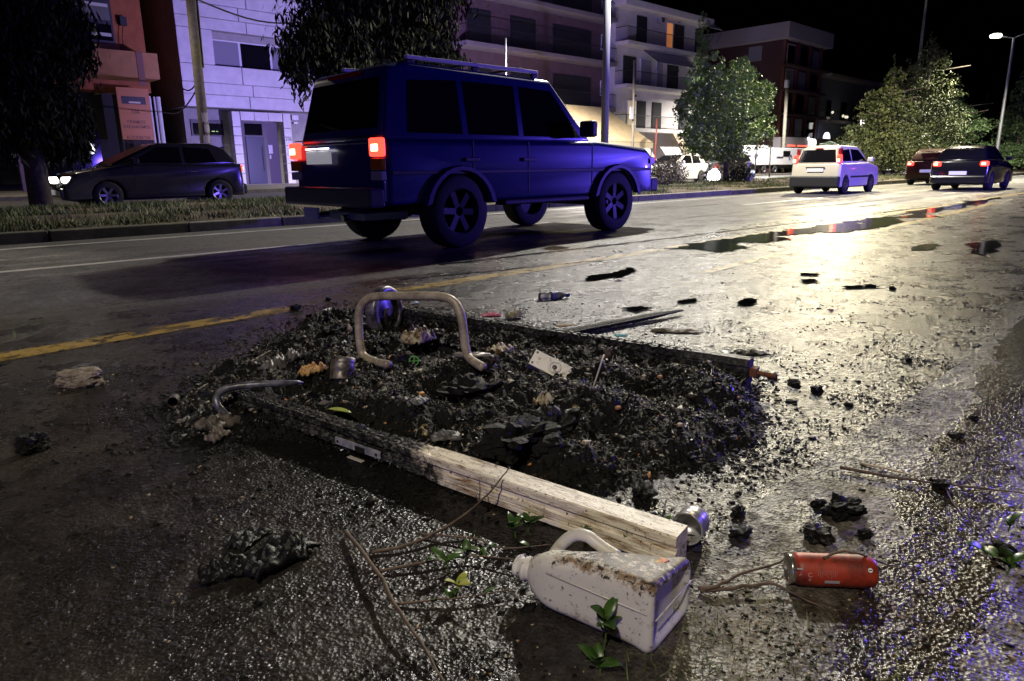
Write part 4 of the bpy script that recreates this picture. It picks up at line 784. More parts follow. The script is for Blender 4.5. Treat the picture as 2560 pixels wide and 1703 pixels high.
xs_, ys_ = [p[0] for p in PIL], [p[1] for p in PIL]; x0, x1, y0, y1 = min(xs_)-.1, max(xs_)+.1, min(ys_)-.1, max(ys_)+.1
st = .0095; nx, ny = int((x1-x0)/st), int((y1-y0)/st)
hg = [[hz(x0+i*st, y0+j*st) for j in range(ny+1)] for i in range(nx+1)]
idx = {}; vs = []; fs = []
def vid(i, j):
    if (i, j) not in idx: idx[(i, j)] = len(vs); vs.append((x0+i*st, y0+j*st, hg[i][j]))
    return idx[(i, j)]
for i in range(nx):
    for j in range(ny):
        if max(hg[i][j], hg[i+1][j], hg[i][j+1], hg[i+1][j+1]) > -.0095: fs.append((vid(i, j), vid(i+1, j), vid(i+1, j+1), vid(i, j+1)))
me = bpy.data.meshes.new('burnt_rubbish'); me.from_pydata(vs, [], fs); me.materials.append(CHAR); br = bpy.data.objects.new('burnt_rubbish', me); COL.objects.link(br); ALL.append(br)
tag(br, 'heap of wet black burnt rubbish lying between the two charred beams', 'debris', kind='stuff')
def H(x, y): 
    i, j = int((x-x0)/st), int((y-y0)/st)
    return max(0, hg[i][j]) if 0 <= i < nx and 0 <= j < ny else 0.
def GH(px, py, dz=0.):                                   # point on the heap under a pixel
    p = G(px, py)
    for _ in range(4): p = G(px, py, H(p.x, p.y)+dz)
    return p
def sample(n, f, lim):
    out = []
    while len(out) < n:
        x, y = rnd.uniform(lim[0], lim[1]), rnd.uniform(lim[2], lim[3])
        if rnd.random() < f(x, y): out.append((x, y, H(x, y)))
    return np.array(out)
def stuff(name, label, n, f, lim, size, mat, flat=.6, lift=.002, cat='debris'):
    P = sample(n, f, lim); P[:, 2] += lift; s = size*nr.lognormal(0, .45, n); s = np.minimum(s, size*3)
    return tag(scatter(name, P, s, mat, flat), label, cat, kind='stuff')
LP = (.3, 3.0, .9, 3.6); onp = lambda x, y: 1. if edged(x, y, PIL) > 0 else 0.
near = lambda x, y: math.exp(-max(0, -edged(x, y, PIL))*5)*(.5+noise.noise((x*5, y*5, 0))) if edged(x, y, PIL) < .05 else .25
stuff('char_flakes', 'matt black char flakes and clinker covering the burnt heap', 9000, onp, LP, .008, CHAR, .5)
stuff('char_flakes', 'glossy wet black char chips scattered over the heap', 900, onp, LP, .011, CHAR2, .6)
stuff('char_crumbs', 'black char crumbs strewn on the road around the heap', 9000, near, (.1, 4.2, .78, 4.2), .011, CHAR, .5)
stuff('brown_crumbs', 'brown sodden crumbs scattered in the burnt heap', 1800, onp, LP, .017, MUD, .6)
stuff('ash_crumbs', 'grey ash crumbs sprinkled over the burnt heap', 2300, lambda x, y: onp(x, y)*max(0, .3+noise.noise((x*6, y*6, 8))), LP, .009, ASH, .5)
stuff('pale_crumbs', 'pale seed like crumbs scattered over heap and road', 420, lambda x, y: .3 if edged(x, y, PIL) < 0 else .6, (.3, 3.2, .8, 3.4), .0075, PALE, .6)
stuff('pale_scraps', 'cream coloured half burnt scraps mixed in the heap', 170, onp, LP, .017, M('cream_scrap', (.45, .40, .28), .6, col2=(.12, .08, .04), ns=40), .4)
stuff('orange_crumbs', 'rusty orange crumbs scattered in the heap', 120, onp, LP, .011, RUSTY, .7)
gsm = lambda x, y: max(0, .25+noise.noise((x*4, y*4, 5)))**1.2
stuff('char_crumbs', 'small black char bits peppering the concrete gutter', 6000, gsm, (.35, 3.4, .02, .95), .0065, CHAR, .5)
stuff('char_crumbs', 'black soot bits peppering the glistening road at right', 5000, lambda x, y: gsm(x, y)*math.exp(-abs(y-1.3)*1.2), (1.2, 7, .75, 3.2), .009, CHAR, .5)
stuff('gravel', 'fine pale grit lying on the concrete gutter', 2500, gsm, (.35, 3.0, 0, .8), .0045, PALE, .6)
def strands(name, label, n, mat, ln, w):
    P = sample(n, onp, LP); P[:, 2] += .004; a = nr.uniform(0, 6.28, n); l_ = nr.uniform(.4, 1.5, n)*ln; d = np.stack([np.cos(a), np.sin(a), nr.uniform(-.1, .55, n)], 1)*l_[:, None]; s_ = np.stack([-np.sin(a), np.cos(a), a*0], 1)*w
    bend = nr.normal(size=(n, 3))*ln*.18; V = np.stack([P-s_, P+s_, P+d*.5+bend+s_*.8, P+d*.5+bend-s_*.8, P+d], 1); o4 = (np.arange(n)*5)[:, None]
    F = np.concatenate([o4+np.array([0, 1, 2]), o4+np.array([0, 2, 3]), o4+np.array([3, 2, 4])]); return tag(raw(name, V.reshape(-1, 3), F, mat), label, 'debris', kind='stuff')
P_ = sample(900, onp, LP); P_[:, 2] += .006; tag(scatter('charred_flakes', P_, nr.lognormal(0, .4, 900)*.030, CHAR2, leaf=True), 'thin curled black burnt sheets strewn over the heap', 'debris', kind='stuff')
P_ = sample(260, onp, LP); P_[:, 2] += .006; tag(scatter('scorched_flakes', P_, nr.lognormal(0, .4, 260)*.022, ASH, leaf=True), 'small curled grey scorched flakes on the heap', 'debris', kind='stuff')
strands('charred_fibres', 'thin black charred fibres tangled over the heap', 6000, CHAR2, .030, .0011)
strands('ash_fibres', 'thin grey ash fibres tangled over the heap', 1100, ASH, .026, .0010)
strands('straw_fibres', 'thin brownish straw bits tangled in the heap', 700, MUD, .034, .0014)
# ---- charred beams
BEAM = bpy.data.materials.new('burnt_beam'); BEAM.use_nodes = True; nt = BEAM.node_tree; b = nt.nodes['Principled BSDF']; L = nt.links.new; v = obc(nt)
sx_ = N(nt, 'ShaderNodeSeparateXYZ'); L(v, sx_.inputs[0])
f = ramp(nt, mth(nt, 'ADD', mth(nt, 'ADD', sx_.outputs['X'], mth(nt, 'MULTIPLY', tex(nt, v, 7, 6, .7), .75)), mth(nt, 'MULTIPLY', sx_.outputs['Z'], 2.2)), 1.36, 1.46)
stain = ramp(nt, tex(nt, v, 30, 7, .75, (.25, 1.6, 1.6)), .47, .64); spk = ramp(nt, tex(nt, v, 85, 4, .7), .60, .64)
wood = mix(nt, stain, (.76, .70, .57), (.17, .09, .035)); wood = mix(nt, spk, wood, (.03, .02, .012))
ch = mix(nt, ramp(nt, tex(nt, v, 40, 5, .7), .5, .72), (.008, .008, .008), (.13, .122, .115))
L(mix(nt, f, ch, wood), b.inputs['Base Color']); L(mth(nt, 'SUBTRACT', .5, mth(nt, 'MULTIPLY', f, .12)), b.inputs['Roughness'])
bp = N(nt, 'ShaderNodeBump'); bp.inputs['Distance'].default_value = .004; bp.inputs['Strength'].default_value = .8; L(tex(nt, v, 90, 5, .7, (.3, 1, 1)), bp.inputs['Height']); L(bp.outputs[0], b.inputs['Normal'])
def frame_from(p0, p1, up=(0, 0, 1)):
    x = (Vector(p1)-Vector(p0)).normalized(); y = Vector(up).cross(x).normalized(); z = x.cross(y)
    return Matrix(((x.x, y.x, z.x, p0[0]), (x.y, y.y, z.y, p0[1]), (x.z, y.z, z.z, p0[2]), (0, 0, 0, 1)))
def beam_mesh(Ln, prof, burn, amp, step=.006, taper=None, seed=0., cell=.03):
    """prof: closed outline (y,z) sampled densely; burn(x)->0..1; crocodile char cracks where burnt"""
    m_ = MB(); n = int(Ln/step); k = len(prof); cy = sum(p[0] for p in prof)/k; cz = sum(p[1] for p in prof)/k
    for i in range(n+1):
        x = Ln*i/n; w = burn(x)
        for j, (y, z) in enumerate(prof):
            cx = x/cell+.6*noise.noise((j*.35, x*20, seed)); g1 = abs((cx % 1)-.5)*2; c2 = j/k*14+.4*noise.noise((x*30, seed, 0)); g2 = abs((c2 % 1)-.5)*2
            gr = max(0, (max(g1, g2)-.72)/.28); d = -amp*w*(gr*1.0+.55*(.5+.5*noise.noise((x*22, j*.3, seed)))+.8*max(0, noise.noise((x*5, j*.1, seed+5))))
            tp = taper(x) if taper else 1.; r = math.hypot(y-cy, z-cz); s_ = max(.15, tp+d/r); m_.v.append((x, cy+(y-cy)*s_, cz+(z-cz)*s_))
    for i in range(n):
        for j in range(k): a = i*k+j; b_ = i*k+(j+1) % k; m_.f.append((a, b_, b_+k, a+k))
    m_.f += [tuple(range(k))[::-1], tuple(n*k+j for j in range(k))]; return m_
def dense(P, st_=.005):
    out = []
    for i, p in enumerate(P):
        q = P[(i+1) % len(P)]; n = max(1, int(math.hypot(q[0]-p[0], q[1]-p[1])/st_)); out += [(p[0]+(q[0]-p[0])*t/n, p[1]+(q[1]-p[1])*t/n) for t in range(n)]
    return out
# near beam: a grooved cream door post, burnt at its far end
A0, A1 = G(575, 1022, .02), G(1628, 1402, 0.002)
mA = frame_from(A0, A1); LnA = (A1-A0).length+.055
bA = thing('charred_beam', 'charred door post with cream painted grooved end, lying nearest the camera', 'beam', mat=mA)
profA = dense([(0, 0), (0, .010), (.004, .012), (0, .014), (0, .018), (.004, .020), (0, .022), (0, .034), (.006, .037), (.006, .050), (0, .053), (0, .072), (.004, .076), (.060, .078), (.062, .070), (.062, 0)])
beam_mesh(LnA, profA, lambda x: max(0, min(1, (LnA*.60-x)/.25)), .017, .005, seed=1., cell=.034).build('post', BEAM, bA)
sc_ = mA.inverted() @ WP(842, 1100, A0, tuple(mA.col[1][:3])); ZN = M('zinc', (.5, .5, .56), .4, .4, col2=(.25, .25, .3), ns=40)
MB().box((sc_.x, -.006, sc_.z-.010), (sc_.x+.20, -.001, sc_.z+.014)).build('lock_strip', ZN, bA, bevel=.001)
MB().box((sc_.x+.095, -.010, sc_.z-.008), (sc_.x+.135, -.0062, sc_.z+.008)).build('lock_hole', BLK, bA)
for u in (.012, .185): MB().lathe([(.001, .002), (.004, .002), (.005, 0)], 8, Matrix.Translation((sc_.x+u, -.007, sc_.z+.002)) @ Matrix.Rotation(math.pi/2, 4, 'X')).build('screw', STEEL, bA)
# latch plate hanging under the beam
q = WP(890, 1150, A0, tuple(mA.col[1][:3])); lt = thing('door_latch', 'small metal latch with pale plate hanging under the charred beam', 'latch', mat=mA @ Matrix.Translation(mA.inverted() @ q+Vector((0, -.012, 0))))
MB().box((-.02, -.006, .008), (.045, .008, .013)).build('plate', M('pale_enamel', (.4, .38, .33), .4), lt, bevel=.002); MB().box((0, -.004, -.035), (.012, .006, .008)).build('bolt', STEEL, lt, bevel=.001); MB().box((-.018, -.008, -.055), (.014, .004, -.035)).build('hook', M('dull_iron', (.09, .08, .07), .5, .6), lt, bevel=.003)
# far beam: square charred post with rusty bolt
B0, B1 = G(930, 803, .035), G(1866, 962, 0.012); mB_ = frame_from(B0, B1); LnB = (B1-B0).length
BEAM2 = BEAM.copy(); BEAM2.name = 'burnt_beam_dark'; n2 = BEAM2.node_tree
for n_ in n2.nodes:
    if n_.bl_idname == 'ShaderNodeMapRange' and abs(n_.inputs[1].default_value-1.36) < 1e-3: n_.inputs[1].default_value = 2.95; n_.inputs[2].default_value = 4.2
bB = thing('charred_beam', 'long black charred post with rusty bolt at its right end', 'beam', mat=mB_)
beam_mesh(LnB, dense([(0, -.01), (0, .075), (.015, .10), (.06, .102), (.08, .085), (.08, -.01)]), lambda x: max(.15, min(1, (LnB*.93-x)/.3)), .013, .006, seed=7., cell=.038).build('post', BEAM2, bB)
MB().box((LnB+.001, .018, .028), (LnB+.03, .056, .065)).build('bolt_nut', M('rust', (.16, .06, .03), .8, .3, col2=(.25, .11, .05), ns=60), bB, bevel=.003); MB().tube([(LnB+.03, .036, .046), (LnB+.10, .036, .042)], .010, 8).build('bolt', MC['rust'], bB); MB().box((LnB-.22, -.012, .0), (LnB-.002, -.002, .022)).build('splinter', BEAM2, bB, bevel=.002)
# short flat plank beyond
C0, C1 = G(1400, 845, .01), G(1718, 782, .015); mC = frame_from(C0, C1); bC = thing('charred_plank', 'thin charred plank pointing right beyond the long post', 'plank', mat=mC); LnC = (C1-C0).length
beam_mesh(LnC, dense([(0, 0), (0, .02), (.07, .024), (.07, .002)]), lambda x: 1, .006, .006, taper=lambda x: 1-.6*max(0, (x-LnC*.7)/(LnC*.3)), seed=3).build('board', CHAR, bC)
# bevelled thin lath at the far left
T0, T1 = G(500, 992, .006), G(850, 800, .045); mT = frame_from(T0, T1); LnT = (T1-T0).length
tl_ = thing('metal_lath', 'long thin pale strip standing on edge along the left of the heap', 'lath', mat=mT)
beam_mesh(LnT, dense([(0, -.01), (0, .034), (.006, .035), (.008, -.01)], .01), lambda x: .4, .002, .02, seed=2).build('strip', M('lath_wood', (.45, .40, .32), .5, col2=(.1, .08, .06), ns=12), tl_)
pq = GH(835, 800); w_ = thing('scorched_board', 'scorched grey board end leaning at the far end of the pale strip', 'board', mat=Matrix.Translation(pq) @ Matrix.Rotation(math.radians(47), 4, 'Z') @ Matrix.Rotation(math.radians(-40), 4, 'X'))
MB().box((-.13, -.005, 0), (.11, .005, .07)).build('panel', M('grey_board', (.22, .2, .2), .6, col2=(.08, .07, .06), ns=20), w_, bevel=.003)
pq = GH(880, 830); w_ = thing('wood_offcut', 'short brown wood offcut left of the purple lit wheel', 'offcut', mat=Matrix.Translation(pq) @ Matrix.Rotation(math.radians(60), 4, 'Z') @ Matrix.Rotation(math.radians(-30), 4, 'X'))
MB().box((-.07, -.006, 0), (.06, .006, .035)).build('panel', M('brown_board', (.2, .13, .07), .7, col2=(.07, .045, .03), ns=20), w_, bevel=.003)
# bent chair leg tube on the left
ARM = M('scorched_tube', (.26, .26, .32), .35, .5, col2=(.08, .08, .09), ns=25, bump=(60, .3, .003))
ar = thing('bent_metal_arm', 'dark bent metal arm curving over the charred left end', 'metal arm', tuple(G(545, 1030)))
MB().tube([G(572, 1040, .03), G(548, 1022, .06), G(536, 1000, .09), G(548, 976, .11), G(590, 964, .12), G(660, 960, .12), G(765, 955, .105)], [.012, .014, .015, .015, .014, .013, .012], 10).build('bar', ARM, ar, world=True, smooth=True, sub=1)
# beige tubular hoop
b0_, b1_ = GH(905, 900), GH(1172, 905); nrm = (b1_-b0_).cross(Vector((0, 0, 1))).normalized(); nrm = (nrm+Vector((0, 0, .12))).normalized()
W_ = lambda px, py: WP(px, py, b0_, nrm)
TUBE = M('beige_enamel_tube', (.46, .40, .30), .45, .1, col2=(.24, .20, .155), ns=18, nlo=.4, nhi=.62, bump=(90, .3, .002))
hp = thing('tubular_handle', 'bent beige tubular handle standing upright in the burnt heap', 'metal hoop', tuple(b0_))
def smooth_path(P, n=6):
    out = []
    for i in range(len(P)-1):
        a, b, c, d = P[max(i-1, 0)], P[i], P[i+1], P[min(i+2, len(P)-1)]
        for k in range(n):
            t = k/n; out.append(.5*((2*b)+(c-a)*t+(2*a-5*b+4*c-d)*t*t+(3*b-a-3*c+d)*t**3))
    return out+[P[-1]]
pth = [GH(972, 912, .015), GH(935, 903, .02), W_(908, 888), W_(900, 858), W_(897, 810), W_(900, 772), W_(916, 750), W_(945, 741), W_(1030, 740), W_(1098, 741), W_(1132, 752), W_(1150, 780), W_(1158, 820), W_(1163, 865), W_(1172, 893), GH(1190, 908, .02), GH(1208, 918, .014)]
MB().tube(smooth_path(pth), .0175, 14).build('tube', TUBE, hp, world=True, smooth=True)
# wheel behind it
whp = G(965, 842); wm = Matrix.Translation((whp.x, whp.y, .135)) @ Matrix.Rotation(math.radians(22), 4, 'Z') @ Matrix.Rotation(math.radians(88), 4, 'X')
wt = thing('bin_wheel', 'scorched bin wheel standing on edge behind the beige handle', 'wheel', mat=wm)
WM_ = M('scorched_wheel', (.24, .22, .26), .35, .3, col2=(.05, .045, .05), ns=20)
MB().lathe([(.10, -.035), (.128, -.03), (.135, -.02), (.135, .02), (.128, .03), (.10, .035), (.095, .02), (.115, .008), (.115, -.008), (.095, -.02), (.10, -.035)], 48).build('tyre', WM_, wt, smooth=True)
MB().lathe([(.02, .02), (.05, .012), (.09, .004), (.114, .006), (.114, -.004), (.09, -.006), (.05, 0), (.02, .005)], 40).build('rim', WM_, wt, smooth=True); MB().lathe([(.001, .03), (.02, .03), (.022, .0), (.02, -.02)], 16).build('hub', M('dull_iron', (.09, .08, .07), .5, .6), wt)
# tins
TIN = M('scorched_tin', (.26, .24, .22), .42, .6, col2=(.05, .04, .035), ns=22, nlo=.42, nhi=.6, bump=(60, .4, .002)); TIN2 = M('bright_tin', (.42, .42, .44), .3, .45, col2=(.15, .13, .12), ns=14, nlo=.5, nhi=.62)
def tin(name, label, p, r, h, rx, rz, mat, cat='tin can', extra=0):
    t = thing(name, label, cat, mat=Matrix.Translation(p) @ Matrix.Rotation(math.radians(rz), 4, 'Z') @ Matrix.Rotation(math.radians(rx), 4, 'X'))
    MB().lathe([(.001, h), (r*.9, h), (r*.93, h*1.005), (r, h*.99), (r, h*.75), (r*.985, h*.72), (r, h*.69), (r, h*.35), (r*.985, h*.32), (r, h*.29), (r, .003), (r*1.03, 0), (r*1.0, -.001), (r*.965, .004), (r*.96, h*.9), (.001, h*.9)], 36).build('shell', mat, t, smooth=True)
    MB().lathe([(r*.93, .006), (r*1.035, .003), (r*1.035, -.003), (r*.95, -.003), (r*.93, .006)], 36).build('rim', mat, t, smooth=True); return t
p = GH(856, 955, 0); tin('tin_can', 'scorched tin tipped mouth down beside the orange crumbs', (p.x, p.y, p.z+.012), .048, .085, -22, -48, TIN)
pp = G(1716, 1322, .040); tin('tin_can', 'shiny tin lying open behind the cream beam end', pp, .037, .062, -96, 285, TIN2)
p = G(432, 1005, .02); tin('tin_tube', 'short dark metal tube lying left of the heap', p, .019, .062, -95, -25, M('dark_tin', (.13, .12, .115), .4, .4, col2=(.05, .045, .04), ns=30), cat='metal tube')
# rock
def lump(name, label, p, s, mat, cat, seed=0, group=None, rough=.25, sub=4, rot=0.):
    bm = bmesh.new(); bmesh.ops.create_icosphere(bm, subdivisions=sub, radius=1)
    for v in bm.verts:
        c = v.co.copy(); m = max(abs(c.x), abs(c.y), abs(c.z)); c = c.lerp(c/m*.8, .45)
        c *= 1+rough*noise.noise(c*1.7+Vector((seed, 0, 0)))+rough*.5*noise.noise(c*5+Vector((0, seed, 0)))+rough*.22*noise.noise(c*13+Vector((0, seed, 0))); v.co = Vector((c.x*s[0], c.y*s[1], c.z*s[2]))
    me = bpy.data.meshes.new(name); bm.to_mesh(me); bm.free(); me.materials.append(mat); o = bpy.data.objects.new(name, me); COL.objects.link(o); ALL.append(o)
    o.location = (p[0], p[1], p[2]+s[2]*.72); o.rotation_euler = (0, 0, rot); return tag(o, label, cat, group)
ROCK = M('rubble_stone', (.17, .14, .10), .9, col2=(.38, .33, .25), ns=30, nlo=.38, nhi=.6, bump=(60, 1., .012))
lump('stone', 'pale broken stone block lying below the yellow line at left', G(200, 962), (.105, .045, .042), ROCK, 'stone', 3., rot=math.radians(-38), sub=4, rough=.3)
lump('charred_block', 'jagged black block alone near the left edge', G(85, 1128), (.045, .03, .035), CHAR, 'charred block', 5., rot=.4, rough=.5)
LB_ = [(1610, 1240, .035, 'black lump between the heap and the shiny tin', .5), (2110, 1292, .045, 'knobbly cluster of char beads above the red can'), (2045, 1268, .018, 'small char nugget left of the knobbly cluster'), (2040, 1352, .03, 'black char clump just above the red can'), (2160, 1345, .018, 'upright black char splinter right of the clump'), (1845, 1290, .02, 'dark clot right of the shiny tin'), (1850, 1340, .03, 'black clot below the beam end corner'), (2040, 980, .022, 'black crumb lump below the lone plank end'), (2120, 1015, .016, 'char scrap right of the beam bolt'), (1985, 962, .028, 'long sooty flake by the bolt'), (2434, 1050, .015, 'lone char nugget near the right edge'), (1870, 757, .03, 'dark scrap beyond the pink paper'), (2230, 724, .022, 'small dark stone on the glistening road'), (2270, 905, .018, 'dark crumb high on the right road'), (2350, 1222, .022, 'wet clot beside the runoff water'), (2390, 1095, .02, 'dark clot above the long twig'), (2500, 1385, .03, 'violet glinting lump in the gutter runoff'), (1150, 795, .03, 'black knob on top of the far post'), (740, 775, .035, 'crumpled black bag scrap on the yellow line'), (820, 752, .02, 'small black tuft before the yellow line'), (1360, 690, .012, 'tiny stone beside the clear bottle'), (1930, 945, .022, 'sooty clod at tip of the rusty bolt')]
for k, it in enumerate(LB_): lump('char_lump', it[3], G(it[0], it[1]), (it[2], it[2]*rnd.uniform(.6, .9), it[2]*rnd.uniform(.45, .75)), CHAR2 if k % 3 == 0 else CHAR, 'char lump', k*2.3, 'lumps of char scattered about the road', .6, rot=rnd.uniform(0, 3))
HL = [(1180, 1010, .10, .05, 'big black hummock in the middle of the heap'), (1395, 1100, .075, .055, 'tall black hummock right of the middle of the heap'), (1300, 1130, .10, .05, 'low sooty mound behind the cream beam'), (830, 850, .07, .04, 'dark clod left of the beige handle'), (1080, 870, .08, .045, 'sooty mound between the legs of the beige handle')]
for k, (a, c, r_, h_, lb) in enumerate(HL): lump('char_mound', lb, GH(a, c, -.02), (r_, r_*.8, h_), CHAR2 if k == 1 else CHAR, 'char mound', k*3.3+1, 'mounds in the burnt heap', .9, sub=4)
SOOT = M('soot', (.004, .004, .004), 1.0); SOOT.node_tree.nodes['Principled BSDF'].inputs['Specular IOR Level'].default_value = 0
# sheets of soot and tar flakes on the wet road
for px_ in ([(1462, 697), (1475, 688), (1520, 683), (1580, 668), (1592, 676), (1560, 688), (1500, 697), (1470, 701)], [(1690, 752), (1740, 745), (1745, 754), (1700, 757)], [(1840, 756), (1870, 743), (1895, 748), (1880, 762), (1850, 762)], [(1550, 770), (1600, 764), (1640, 770), (1590, 778)], [(2100, 715), (2180, 709), (2200, 716), (2120, 720)], [(2000, 682), (2045, 683), (2050, 688), (2002, 687)], [(2003, 698), (2040, 696), (2045, 704), (2010, 706)]):
    blot('soot_patch', px_, CHAR, z=.010, kind='stuff', rag=1.5, sub=8) if False else blot('soot_patch', px_, SOOT, z=.010, kind='stuff', rag=2.5, sub=9)
# hinge plate with embossed ring
hpz = G(1385, 985, .0); X_ = None
c0, c1, c2, c3 = WP(1344, 884, (*hpz[:2], 0), (-.55, -.62, .56)), WP(1443, 934, (*hpz[:2], 0), (-.55, -.62, .56)), WP(1430, 968, (*hpz[:2], 0), (-.55, -.62, .56)), WP(1330, 917, (*hpz[:2], 0), (-.55, -.62, .56))
cc = (c0+c1+c2+c3)/4+Vector((0, 0, .012)); ex = (c1-c0).normalized(); ez = ex.cross((c3-c0).normalized()).normalized(); ez = ez if ez.z > 0 else -ez; ey = ez.cross(ex)
mH = Matrix(((ex.x, ey.x, ez.x, cc.x), (ex.y, ey.y, ez.y, cc.y), (ex.z, ey.z, ez.z, cc.z), (0, 0, 0, 1))); hw_, hl_ = (c1-c0).length/2*1.12, (c3-c0).length/2*1.12
ENA = M('cream_enamel', (.85, .83, .75), .4, .1, col2=(.22, .18, .12), ns=35, nlo=.55, nhi=.7, bump=(70, .3, .002)); hn = thing('caster_plate', 'pale square caster plate with embossed ring and corner holes', 'metal plate', mat=mH)
MB().box((-hw_, -hl_, -.002), (hw_, hl_, .001)).build('plate', ENA, hn, bevel=.0015)
MB().lathe([(hl_*.48, .0015), (hl_*.56, .007), (hl_*.70, .008), (hl_*.82, .0015)], 32).build('ring', ENA, hn, smooth=True); MB().lathe([(.001, .0022), (hl_*.26, .0022), (hl_*.30, .0015)], 20).build('bearing_hole', M('bearing_dark', (.06, .05, .045), .5), hn, smooth=True)
for sx2 in (-1, 1):
    for sy2 in (-1, 1): MB().lathe([(.001, .0016), (.0048, .0016)], 10, Matrix.Translation((sx2*(hw_-.011), sy2*(hl_-.010), 0))).build('bolt_hole', BLK, hn)
sgn_ = -1 if (mH @ Vector((0, -hl_, 0))).z < (mH @ Vector((0, hl_, 0))).z else 1
MB().add([(-hw_, sgn_*hl_, 0), (hw_, sgn_*hl_, 0), (hw_*.9, sgn_*(hl_+.004), -.05), (hw_*.2, sgn_*(hl_+.004), -.03), (-hw_*.7, sgn_*(hl_+.006), -.06), (-hw_*1.1, sgn_*(hl_-.005), -.06)], [(0, 1, 2, 3, 4, 5)]).build('flange', ENA, hn, solid=.002)
# small flat and thin things: sticks, cap, bottle, mask, papers
def stick(name, label, P, r, mat, cat='stick', n=7): 
    t = thing(name, label, cat, tuple(P[0])); MB().tube(P, r, n).build('shaft', mat, t, world=True, smooth=True); return t
WST = M('white_stick', (.5, .48, .42), .5); stick('white_stick', 'thin white stick leaning right of the caster plate', [GH(1483, 968, .005), WP(1510, 886, GH(1483, 968), (-.6, -.7, .15))], .003, WST)
stick('metal_tube', 'pale horizontal tube behind the right leg of the handle', [GH(1138, 888, .03), GH(1225, 888, .03)], [.012, .009], M('pale_tube', (.4, .39, .37), .35, .5), 'metal tube')
lump('scorched_ball', 'scorched round ball beside the white stick', GH(1520, 895), (.014, .014, .028), M('knob', (.12, .09, .08), .5), 'ball', 1)
lump('brown_ball', 'small scorched brown ball right of the pale tube', GH(1232, 905), (.02, .018, .018), MUD, 'ball', 2)
gp = WP(1035, 902, GH(1035, 920), (-.6, -.7, .3)); GRN = M('green_plastic', (.10, .42, .06), .35); gm = frame_from(gp, gp+Vector((.71, -.69, 0))) @ Matrix.Rotation(math.radians(72), 4, 'X')
gc = thing('green_cap_ring', 'bright green plastic ring with cross bars in the heap', 'plastic ring', mat=gm)
MB().lathe([(.0175, -.003), (.0215, -.003), (.0215, .004), (.0175, .004), (.0175, -.003)], 32).build('ring', GRN, gc, smooth=True)
for a in (0, math.pi/2): MB().bar((-.018*math.cos(a), -.018*math.sin(a), 0), (.018*math.cos(a), .018*math.sin(a), 0), .003, .003).build('spoke', GRN, gc)
PLB = M('clear_plastic', (.75, .72, .85), .08, trans=.85); BLUC = M('blue_cap_plastic', (.04, .05, .5), .3)
b0_, b1_ = G(1348, 742, .022), G(1418, 737, .022); bt = thing('plastic_bottle', 'crumpled clear plastic bottle with blue cap on the wet road', 'bottle', mat=frame_from(b0_, b1_) @ Matrix.Rotation(math.pi/2, 4, 'Y'))
Lb = (b1_-b0_).length; MB().lathe([(.001, 0), (.026, .002), (.028, Lb*.2), (.022, Lb*.3), (.028, Lb*.4), (.028, Lb*.65), (.02, Lb*.82), (.011, Lb*.9), (.011, Lb*.97)], 20).build('body', PLB, bt, smooth=True); MB().lathe([(.001, Lb*1.08), (.014, Lb*1.08), (.014, Lb*.96), (.012, Lb*.96)], 14).build('cap', BLUC, bt)
MB().lathe([(.0285, Lb*.44), (.0285, Lb*.6)], 20).build('label_band', M('blue_band', (.2, .22, .7), .4), bt)
def crumple(name, label, p, sx2, sy2, h, mat, cat, seed=0., rot=0., n=14, flat=1., hf=.2):
    m_ = MB()
    for i in range(n+1):
        for j in range(n+1):
            u, v = i/n-.5, j/n-.5; ed = 1-max(abs(u), abs(v))*2; c = 1+.25*noise.noise((u*4+seed, v*4, 0))
            z = h*(.35+.65*ed**.5)*(.55+abs(noise.noise((u*4+seed, v*4, 1)))*1.4*flat)+h*hf*noise.noise((u*11, v*11, seed)); x, y = u*sx2*c, v*sy2*c
            m_.v.append((x*math.cos(rot)-y*math.sin(rot)+p[0], x*math.sin(rot)+y*math.cos(rot)+p[1], max(p[2]+.001, p[2]+z)))
    m_.f = [(i*(n+1)+j, (i+1)*(n+1)+j, (i+1)*(n+1)+j+1, i*(n+1)+j+1) for i in range(n) for j in range(n)]
    return tag(m_.build(name, mat, smooth=True, solid=.0012), label, cat)
crumple('pink_cloth', 'crumpled pink cloth scrap behind the far post', G(1228, 790), .11, .05, .02, M('pink_cloth', (.7, .16, .3), .8), 'cloth', 1., -.7)
crumple('tissue', 'dirty white crumpled tissue behind the far post', G(1285, 795), .09, .07, .05, M('tissue', (.55, .53, .45), .8, col2=(.3, .24, .12), ns=30), 'tissue', 5., 0)
crumple('face_mask', 'pale blue surgical mask beside a wooden block', G(1552, 842, .02), .055, .04, .022, M('mask_blue', (.16, .50, .62), .7), 'face mask', 2., -.7, flat=.4)
crumple('cardboard_flake', 'torn tan cardboard flake lying on the far post', G(1412, 815, .03), .10, .05, .015, M('cardboard', (.38, .28, .17), .8, col2=(.2, .13, .08), ns=30), 'cardboard', 7., -.3, flat=.5)
crumple('foil_scrap', 'small white paper scrap on the far wet road', G(1545, 703), .06, .03, .012, M('paper', (.55, .53, .52), .7), 'paper', 3.)
crumple('pink_paper', 'tiny pink and violet paper on the glistening road', G(2078, 778), .022, .02, .015, M('pink_paper', (.5, .2, .35), .6), 'paper', 4.)
crumple('paper_scrap', 'small white and blue scrap beyond the bin wheel', G(1038, 760), .05, .03, .02, M('paper_blue', (.5, .6, .7), .6), 'paper', 9.)
crumple('burnt_paper', 'black and white burnt paper lying right behind the long post', G(1860, 885), .20, .07, .02, M('burnt_paper', (.012, .012, .012), .4, col2=(.45, .43, .4), ns=22, nlo=.52, nhi=.66), 'burnt paper', 6., -.75, n=22)
